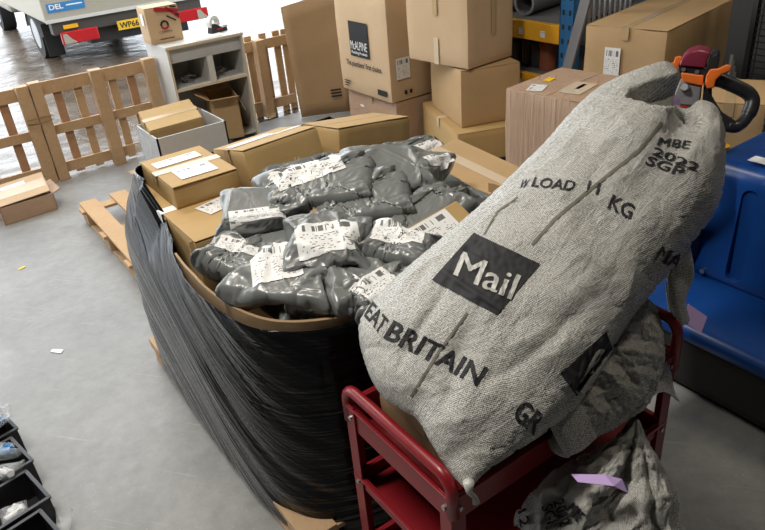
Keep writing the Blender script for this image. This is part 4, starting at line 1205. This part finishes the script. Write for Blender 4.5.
# ------------------------------------------------------------------ pallet truck
pt = thing('pallet_truck', 'blue electric pallet truck with orange and maroon control handle', 'pallet truck', (2.6, .9, 0))
def P_(x, y, z): return (x - 2.6, y - .9, z)
def loc(v): return Vector(v) - Vector((2.6, .9, 0))
q = MB(); prof = [(2.23, .02), (2.21, .06), (2.215, .255), (2.62, .255), (2.62, .02)]
def extr(mbb, prof, y0, y1, bev=0, mi=0):
    mt = Matrix(((1, 0, 0, -2.6), (0, 0, -1, -.9), (0, 1, 0, 0), (0, 0, 0, 1)))
    mbb.prism(prof, -y1, -y0, mt, mi, bev)
extr(q, prof, -.2, 1.52, .006); q.build('skirt', M['rubber'], pt)
q = MB(); extr(q, [(2.205, .25), (2.20, .29), (2.225, .318), (2.30, .322), (2.62, .335), (2.62, .25)], -.2, 1.53, .012); q.build('step_panel', M['blue'], pt, smooth='auto')
q = MB(); extr(q, [(2.58, .32), (2.56, .36), (2.585, .82), (2.62, .855), (3.05, .865), (3.05, .32)], -.2, 1.48, .02); cov = q.build('motor_cover', M['blue'], pt, smooth='auto')
q = MB()
for yy in (1.27, 1.07, .87, .67):
    outl = [(yy + .035 * math.cos(a), .40 + .035 * math.sin(a)) for a in [PI + PI * k / 10 for k in range(11)]] + [(yy + .035 * math.cos(a), .74 + .035 * math.sin(a)) for a in [PI * k / 10 for k in range(11)]]
    q.prism([(a - .9, b) for a, b in outl], 2.50 - 2.6, 2.592 - 2.6, Matrix(((0, 0, 1, 0), (1, 0, 0, 0), (0, 1, 0, 0), (0, 0, 0, 1))))
cut = q.build('cutter', M['blue'], None, recalc=True); cut.location = pt.location
bo = cov.modifiers.new('b', 'BOOLEAN'); bo.object = cut; bo.operation = 'DIFFERENCE'; bo.solver = 'EXACT'
bpy.context.view_layer.update()
me_ = bpy.data.meshes.new_from_object(cov.evaluated_get(bpy.context.evaluated_depsgraph_get()))
cov.modifiers.clear(); cov.data = me_; bpy.data.objects.remove(cut)
q = MB(); q.box(P_(2.56, 1.50, .42), (.10, .10, .17), bev=.015); q.build('end_block', M['rubber'], pt)
q = MB(); q.cyl(P_(2.565, 1.40, .365), P_(2.55, 1.40, .365), .011, n=16); q.build('bolt', M['steel'], pt)
q = MB(); q.pipe(P_(2.70, 1.49, .866), P_(2.70, 1.49, .876), .035, .02); q.build('yellow_ring', M['bubble'], pt, smooth='auto')
q = MB(); q.slab(P_(2.64, 1.06, .868), P_(2.64, 1.34, .868), P_(2.70, 1.34, .868), P_(2.70, 1.06, .868), -.002); q.build('warning_label', M['paper'], pt)
for yy in (1.28, .72):
    q = MB(); q.b2(P_(3.05, yy - .09, .06), P_(4.1, yy + .09, .12), bev=.01); q.build('fork', M['black'], pt)
for xx, yy in ((2.5, .2), (2.5, 1.2), (3.9, 1.28), (3.9, .72)):
    q = MB(); q.cyl(P_(xx, yy - .03, .04), P_(xx, yy + .03, .04), .04, n=20); q.build('wheel', M['rubber'], pt, smooth='auto')
# tiller: stem and head; depth fixed, offsets from measured points
TD = 2.60
def tp(p, d=0): return loc(D(p, TD + d))
q = MB(); q.tube([P_(2.555, 1.475, .42), P_(2.535, 1.455, .55), tp((712, 190), .16), tp((713, 160), .12), tp((709, 130), .07), tp((704, 100), .06)], .034, 14); q.build('tiller_stem', M['black'], pt, smooth=True)
VA = ray((700, 85)).normalized(); ez_ = VA
def slabv(name, poly, d0, d1, mat, bev=.004, push=None):
    """solid piece of the head: outline at depth d0, carried back to d1 along one fixed direction"""
    F_ = [tp(p, d0) for p in poly]
    dv = (push or VA) * (d1 - d0)
    t_ = bmesh.new(); a = [t_.verts.new(v) for v in F_]; b = [t_.verts.new(v + dv) for v in F_]; n = len(F_)
    t_.faces.new(a); t_.faces.new(b[::-1])
    for k in range(n): t_.faces.new((a[k], b[k], b[(k + 1) % n], a[(k + 1) % n]))
    bmesh.ops.recalc_face_normals(t_, faces=t_.faces[:])
    if bev: bmesh.ops.bevel(t_, geom=t_.edges[:], offset=bev, segments=3, profile=.6, affect='EDGES')
    q = MB(); q._add(t_); return q.build(name, mat, pt, smooth='auto')
bk = (VA + (CM @ Vector((0, -1, 0))) * .35 + (CM @ Vector((1, 0, 0))) * .1).normalized()
slabv('control_cap', [(679, 66), (681, 60), (685, 55), (691, 51.5), (698, 50), (705, 51), (711, 54), (707, 60), (705, 68)], -.03, .05, M['maroon'], .008, bk)
slabv('head_body', [(678, 65), (706, 68), (710, 57), (717, 54), (719, 60), (717, 72), (712, 84), (704, 84), (703, 77), (679, 73)], -.02, .07, M['black'], .004, bk)
for p in ((683.5, 69.5), (697, 72)):
    q = MB(); q.cyl(tp(p, -.02), tp(p, -.027), .008, n=12); q.build('bolt', M['greyplastic'], pt)
slabv('orange_band', [(681, 73), (703.5, 76), (703, 86), (682.5, 81.5)], -.028, .05, M['orange'], .004, bk)
slabv('butterfly_switch', [(668, 64), (674, 62), (675, 57), (680, 55.5), (684, 58), (680, 66), (679, 71), (672, 69)], .0, .03, M['orange'], .006)
slabv('butterfly_switch', [(706, 76), (710, 69), (718, 68.5), (727, 64), (732, 66), (730, 71.5), (722, 74.5), (716, 80), (714, 88), (707, 89), (705, 83)], -.05, -.02, M['orange'], .007)
slabv('key_housing', [(675, 93), (679, 84), (701, 87), (699, 106), (675, 104)], -.02, .06, M['keygrey'], .005, bk)
q = MB(); q.cyl(tp((685, 88), -.022), tp((684.5, 87), -.045), .016, .012, n=18); q.build('key_switch', M['steel'], pt, smooth='auto')
slabv('red_strip', [(676, 104.5), (687, 106.5), (687, 108.5), (676, 106.5)], -.026, -.02, M['red'], 0)
slabv('handle_arm', [(704, 82), (712, 86), (712, 96), (722, 112), (736, 121), (737, 130), (724, 130), (712, 118), (702, 103)], -.01, .035, M['black'], .006)
keys = [tp(p, .01) for p in [(714, 80), (721, 80.5), (731, 84.5), (741, 89), (749, 94), (752.5, 101), (750, 111), (744, 121), (736, 127), (727, 126)]]
q = MB(); cv = smooth_curve(keys, 48); q.tube(cv, [.026 if i < 34 else .022 for i in range(49)], 16); q.build('loop_handle', M['black'], pt, smooth=True)

# ------------------------------------------------------------------ rack, cage, right background
rk = thing('pallet_rack', 'blue and yellow pallet rack behind the carton stacks', 'rack', (4.3, 4.3, 0))
def K_(x, y, z): return (x - 4.3, y - 4.3, z)
q = MB()
q.b2(K_(3.795, 3.245, 0), K_(3.80, 3.365, 2.4)); q.b2(K_(3.795, 3.245, 0), K_(3.87, 3.25, 2.4)); q.b2(K_(3.795, 3.36, 0), K_(3.87, 3.365, 2.4)); up1 = q.build('upright', M['bluepaint'], rk)
q = MB()
for k in range(24):
    for s in (-.028, .028): q.box(K_(3.793, 3.305 + s, .1 + k * .095), (.002, .018, .032), bev=0)
q.build('slot', M['ink'], up1)
q = MB(); q.b2(K_(4.7, 3.25, 0), K_(4.78, 3.365, 2.4)); q.build('upright', M['bluepaint'], rk)
q = MB(); q.b2(K_(3.80, 5.80, 0), K_(3.87, 5.88, 2.4)); q.build('upright', M['bluepaint'], rk)
for zt, h in ((.955, .125), (.585, .115), (2.0, .12)):
    q = MB(); q.b2(K_(3.80, 3.37, zt - h), K_(3.85, 5.8, zt), bev=.004); b_ = q.build('beam', M['ybeam'], rk)
    for yy in (3.52, 3.73, 3.98):
        q = MB(); add_label(q, K_(3.798, yy + .02, zt - h * .75), (0, -1, 0), (0, 0, 1), .045, .045); q.build('location_label', LAB[2], b_)
    q = MB(); q.b2(K_(3.85, 3.38, zt - .02), K_(4.7, 5.8, zt)); q.build('shelf_panel', M['greyplastic'], rk)
for (p, x, n, r_) in (((524, 3), 3.93, 0, .085), ((503, 0), 3.95, 1, .075)):
    c = atx(p, x); c.z = .957 + r_
    q = MB(); q.pipe(c, c + Vector((.6, .12, 0)), r_, r_ * .8); q.build('pipe_body', M['greytube'], None, smooth='auto')
    o = bpy.data.objects[-1] if False else None
for o, lab in zip([x for x in bpy.data.objects if x.name.startswith('pipe_body')], ('grey plastic pipe end nearest the blue upright on the upper rack shelf', 'grey plastic pipe end farther from the blue upright, partly behind the top carton')):
    o.name = 'plastic_pipe'; tag(o, lab, 'pipe', 'grey pipes on the upper rack shelf')
c = atx((548, 55), 3.98); 
q = MB(); q.pipe((c.x, c.y, .587), (c.x, c.y, .80), .06, .053); q.pipe((c.x, c.y, .74), (c.x, c.y, .775), .068, .055)
tag(q.build('drain_pipe', M['terracotta'], smooth='auto'), 'reddish brown drain pipe piece on the lower rack shelf beside the blue upright', 'pipe')
q = MB(); rr = random.Random(3)
for (y, h) in ((3.72, .19), (3.82, .21), (3.93, .18)):
    q = MB(); q.box((4.02, y, .587 + h / 2), (.16, .09, h), bev=.02); q.cyl((4.02, y, .587 + h), (4.02, y, .587 + h + .02), .02, n=12)
    tag(q.build('canister', M['black']), 'dark canister in the shade of the lower rack shelf left of the brown pipe', 'canister', 'dark canisters on the lower rack shelf')
# grey channel leaning on the rack
q = MB(); A0 = atx((566, 74), 3.72); B0 = atx((586, 0), 3.74) 
dd = (B0 - A0).normalized()
A1 = A0 - dd * (A0.z / dd.z) + dd * .01
q.bar(A1, B0 + dd * .5, .075, .02, up=(-1, 0, 0), bev=.002)
o = q.build('metal_channel', M['greytube']); tag(o, 'grey metal channel leaning upright beside the blue rack post', 'channel')
# silvery bundle behind the big carton
q = MB()
for k in range(9):
    a = Vector((4.35 + .03 * k, 3.26, 1.0 + .0 * k)); q.tube([(3.97 + .05 * k, 3.24, .02), (3.98 + .055 * k, 3.27, .9), (4.0 + .06 * k, 3.31, 1.7 + .05 * (k % 3))], .012, 8)
tag(q.build('metal_rods', M['steel'], smooth=True), 'bundle of silvery rods standing behind the biggest carton', 'rods', kind='stuff')

# wire cage
cg = thing('wire_cage', 'tall black wire mesh cage at the right edge behind the pallet truck', 'cage', (4.9, 1.3, 0))
gx = 4.30 - 4.9
q = MB()
y0, y1 = .1 - 1.3, 2.31 - 1.3
q.b2((gx - .02, y1 - .03, 0), (gx + .02, y1, 2.2)); q.b2((gx - .02, y0, 0), (gx + .02, y0 + .03, 2.2)); q.b2((gx - .02, y0, 2.16), (gx + .02, y1, 2.2)); q.build('frame', M['black'], cg)
q = MB()
for k in range(56): z = .06 + k * .038; q.cyl((gx, y0, z), (gx, y1, z), .0045, n=6)
for k in range(16): y = y0 + .14 * k + .05; q.cyl((gx - .006, y, .02), (gx - .006, y, 2.18), .0045, n=6)
q.build('wire_mesh', plain('black_wire', (.06, .06, .062), .3, .6), cg)
q = MB(); q.b2((gx + .55, y0, .02), (gx + .58, y1, 2.18)); q.build('back_panel', M['vandark'], cg)
carton('cardboard_box', 'small brown carton glimpsed through the black loop of the truck handle', (3.62, 1.99, .40), (0, 0, .5), (.45, .34, .80), M['kraft'], seed=17, sag=.004)
q = MB()
for k in range(5): q.tube([(4.26 + .02 * k, 2.40, .02), (4.28 + .02 * k, 2.39, .5), (4.30 + .02 * k, 2.40, .80 - .04 * k)], .012, 8)
tag(q.build('plastic_trunking', M['greytube'], smooth=True), 'grey trunking lengths upright between the biggest carton and the wire cage', 'trunking', kind='stuff')

# ------------------------------------------------------------------ black bins at the left
BL = 'black plastic parts bins along the left edge'
def bin_(label, loc_, rz, w=.20, d=.26, h=.13):
    t = thing('parts_bin', label, 'bin', loc_, (0, 0, rz), BL)
    q = MB(); th = .005
    q.box((0, 0, th / 2), (w, d, th)); 
    for s in (-1, 1): q.box((s * (w / 2 - th / 2), 0, h / 2), (th, d, h))
    q.box((0, d / 2 - th / 2, h / 2), (w, th, h)); q.box((0, -d / 2 + th / 2, h / 4), (w, th, h / 2)); q.build('body', M['black'], t)
    q = MB()
    for s in (-1, 1): q.box((s * w / 2, 0, h), (.014, d + .01, .008), bev=.002)
    q.box((0, d / 2, h), (w, .014, .008), bev=.002); q.build('rim', M['black'], t)
    q = MB(); q.box((0, -d / 2 - .01, h * .5), (w, .022, .012), bev=.003); q.build('front_lip', M['black'], t)
    return t
bins = [('nearest black parts bin, cut by the lower picture border', (-.215, 2.06, 0)), ('second black parts bin from the lower picture border', (-.215, 2.30, 0)), ('third black parts bin from the lower picture border, holding clear bags', (-.225, 2.54, 0)), ('farthest black parts bin, piled with clear bags', (-.235, 2.78, 0))]
for lab, l_ in bins: bin_(lab, l_, R(-78))
PB = 'clear bags of fittings in the black bins'
for k, (x, y, z, w, h, lab, mt) in enumerate([(-.15, 2.76, .17, .17, .13, 'clear bag of blue fittings on the farthest black bin', 'stickerblue'), (-.17, 2.90, .10, .15, .12, 'clear bag of white fittings past the farthest black bin', 'paper'), (-.15, 2.57, .15, .16, .12, 'clear bag with a bright blue patch in the third black bin', 'stickerblue'), (-.17, 2.46, .13, .14, .11, 'clear bag of white fittings between the second and third black bins', 'paper'), (-.19, 2.29, .08, .13, .10, 'clear bag with pale fittings inside the second black bin', 'paper'), (-.06, 2.18, .02, .12, .09, 'flattened clear bag on the concrete beside the second black bin', 'paper')]):
    o = bpy.data.objects.new('fittings_bag', bag_mesh(w * .8, h * .8, .055 if k < 5 else .025, 60 + k, 40, 30)); COL.objects.link(o)
    o.data.materials.clear(); o.data.materials.append(M['clear']); o.location = (x, y, z); o.rotation_euler = (.2 * (k % 2), .15, k * .8)
    tag(o, lab, 'bag', PB)
    if k < 5:
        q = MB(); rr = random.Random(k)
        for i in range(4): q.cyl((rr.uniform(-.04, .04), rr.uniform(-.03, .03), -.01), (rr.uniform(-.04, .04), rr.uniform(-.03, .03), .012), .013, n=12)
        q.build('fitting', M[mt], o, smooth='auto')
    
# scraps on the floor
for p, mt, lab, a, w, h in (((57, 351), 'paper', 'torn white paper scrap on the bare concrete floor', .7, .03, .07), ((22, 268), 'yellow', 'small yellowish scrap on the floor below the little carton', .3, .05, .02), ((70, 148), 'kraft_pale', 'flat pinkish card scrap at the foot of the edge pallets', .2, .0, .0)):
    if w == 0: c = Vector((1.35, 5.62, .002)); w, h = .14, .09
    else: c = atz(p, .002)
    q = MB(); ux = Vector((math.cos(a), math.sin(a), 0)); uy = Vector((-math.sin(a), math.cos(a), 0))
    q.slab(c - ux * w / 2 - uy * h / 2, c + ux * w / 2 - uy * h / 2.4, c + ux * w / 3 + uy * h / 2, c - ux * w / 2.4 + uy * h / 2.2, .002)
    tag(q.build('scrap', M[mt]), lab, 'scrap')

# ------------------------------------------------------------------ van in the yard
VY = 10.05
def vp(p, y=VY): return aty(p, y)
vn = thing('van', 'cream-sided van parked outside on the wet yard, seen from behind', 'van', (3.0, VY + 2, -.01))
VO = Vector((3.0, VY + 2, -.01))
def VL(x, y, z): return Vector((x, y, z)) - VO
x0, x1 = 1.80, 3.95
q = MB(); q.b2(VL(x0, VY, .60), VL(x1, VY + 4.9, 1.35), bev=.02); q.build('load_bed', M['cream'], vn)
q = MB(); q.b2(VL(x0, VY - .012, .60), VL(x1, VY, .64)); q.build('rear_sill', M['laminate'], vn)
q = MB(); q.b2(VL(x0 + .06, VY + .02, .44), VL(x1 - .06, VY + .2, .60), bev=.01); q.build('rear_beam', plain('grimy_beam', (.055, .052, .045), .6), vn)
q = MB(); q.b2(VL(x0 + .5, VY + .1, .25), VL(x1 - .5, VY + 4.8, .5)); q.build('chassis', M['vandark'], vn)
q = MB(); q.b2(VL(x0 + .1, VY + 3.2, .4), VL(x1 - .1, VY + 5.4, 2.1), bev=.08); q.build('cab', M['cream'], vn)
def face_px(mbb, a, b, y, dz=.0, th=.03):
    A_, B2 = vp(a, y), vp(b, y); mbb.b2(VL(A_.x, y - th, A_.z), VL(B2.x, y, B2.z), bev=.006)
for s, (xa, xb) in enumerate(((1.93, 2.40), (3.50, 3.95))):
    q = MB(); q.b2(VL(xa, VY - .04, .32), VL(xb, VY + .02, .47), bev=.01); l_ = q.build('tail_light', M['wingred'], vn)
    q = MB(); xx = xa + .02 if s == 0 else xb - .16
    q.prism([(xx - 3.0, .33), (xx + .16 - 3.0, .33), (xx + .10 - 3.0, .38), (xx + .05 - 3.0, .45), (xx - 3.0, .45)], -(VY - .048 - VO.y), -(VY - .04 - VO.y), Matrix(((1, 0, 0, 0), (0, 0, -1, 0), (0, 1, 0, .01), (0, 0, 0, 1)))); q.build('white_lens', M['cream'], l_)
q = MB(); a = vp((64, 29)); q.b2(VL(a.x, VY - .01, .505), VL(a.x + .18, VY + .02, .55)); q.build('amber_reflector', M['bubble'], vn)
a = vp((115, 31)); b = vp((119, 19))
q = MB(); q.b2(VL(2.66, VY - .05, .375), VL(3.18, VY - .03, .49)); pl_ = q.build('number_plate', M['plate'], vn)
q = MB(); put_text(q, 'WP66', lambda x, y: VL(2.685 + .26 * x, VY - .053, .395 + .075 * y), .02); q.build('plate_lettering', M['ink'], pl_)
q = MB(); a = vp((44, 11)); q.b2(VL(1.86, VY - .004, .72), VL(2.33, VY - .001, .83)); st_ = q.build('blue_sticker', M['stickerblue'], vn)
q = MB(); put_text(q, 'DEL', lambda x, y: VL(1.89 + .17 * x, VY - .008, .755 + .06 * y), .02); q.b2(VL(2.1, VY - .007, .78), VL(2.3, VY - .005, .795)); q.build('sticker_lettering', M['paper'], st_)
for (xx, yy, rr_) in ((1.97, VY + 1.25, .34), (3.78, VY + 1.25, .34), (2.0, VY + 4.6, .34), (3.75, VY + 4.6, .34)):
    q = MB(); q.cyl(VL(xx - .11, yy, rr_ - .01), VL(xx + .11, yy, rr_ - .01), rr_, n=36); w_ = q.build('wheel', M['rubber'], vn, smooth='auto')
    q = MB(); q.cyl(VL(xx - .115, yy, rr_ - .01), VL(xx - .10, yy, rr_ - .01), rr_ * .6, n=24); q.build('hub', M['steel'], w_, smooth='auto')
for xx in (1.87, 3.70):
    q = MB(); P = []
    for k in range(13): a = PI * k / 12 * .95; P.append([VL(xx + e_, VY + 1.25 - .42 * math.cos(a), .33 + .40 * math.sin(a)) for e_ in (-.03, .23)])
    q.grid(P); g_ = q.build('mudguard', M['greytube'], vn, smooth=True)
    q = MB(); q.b2(VL(xx, VY + .80, .06), VL(xx + .22, VY + .815, .5)); q.build('mud_flap', M['rubber'], vn)

# ------------------------------------------------------------------ light
w = bpy.data.worlds.new('sky'); SC.world = w; w.use_nodes = True
nt = w.node_tree; bg = nt.nodes['Background']
bg.inputs[0].default_value = (.86, .93, 1.0, 1); bg.inputs[1].default_value = 3.6
def strip_light(name, label, loc_, size, energy, col, rz=0):
    t = thing(name, label, 'ceiling light', loc_, (0, 0, rz))
    q = MB(); q.box((0, 0, .03), (size[0] + .04, size[1] + .04, .06), bev=.005); q.build('housing', M['paper'], t)
    l = bpy.data.lights.new('lamp', 'AREA'); l.shape = 'RECTANGLE'; l.size, l.size_y = size; l.energy = energy; l.color = col
    o = bpy.data.objects.new('lamp', l); COL.objects.link(o); o.parent = t; o.location = (0, 0, -.02)
    return t
strip_light('strip_light', 'ceiling strip light just inside the doorway', (.8, 4.8, 4.54), (1.5, .25), 70, (1, .90, .74))
strip_light('strip_light', 'ceiling strip light above the pallet truck side', (4.4, .8, 4.54), (1.5, .25), 42, (1, .90, .74))
strip_light('strip_light', 'ceiling strip light over the left floor', (-.5, 1.9, 4.54), (1.5, .25), 135, (1, .95, .87))

SC.view_settings.view_transform = 'Standard'; SC.view_settings.look = 'None'; SC.view_settings.gamma = 1; SC.view_settings.use_curve_mapping = False
SC.view_settings.exposure = 0.2
SC.cycles.use_denoising = True
SC.cycles.max_bounces = 8
SC.cycles.caustics_reflective = False; SC.cycles.caustics_refractive = False
SC.cycles.sample_clamp_indirect = 6
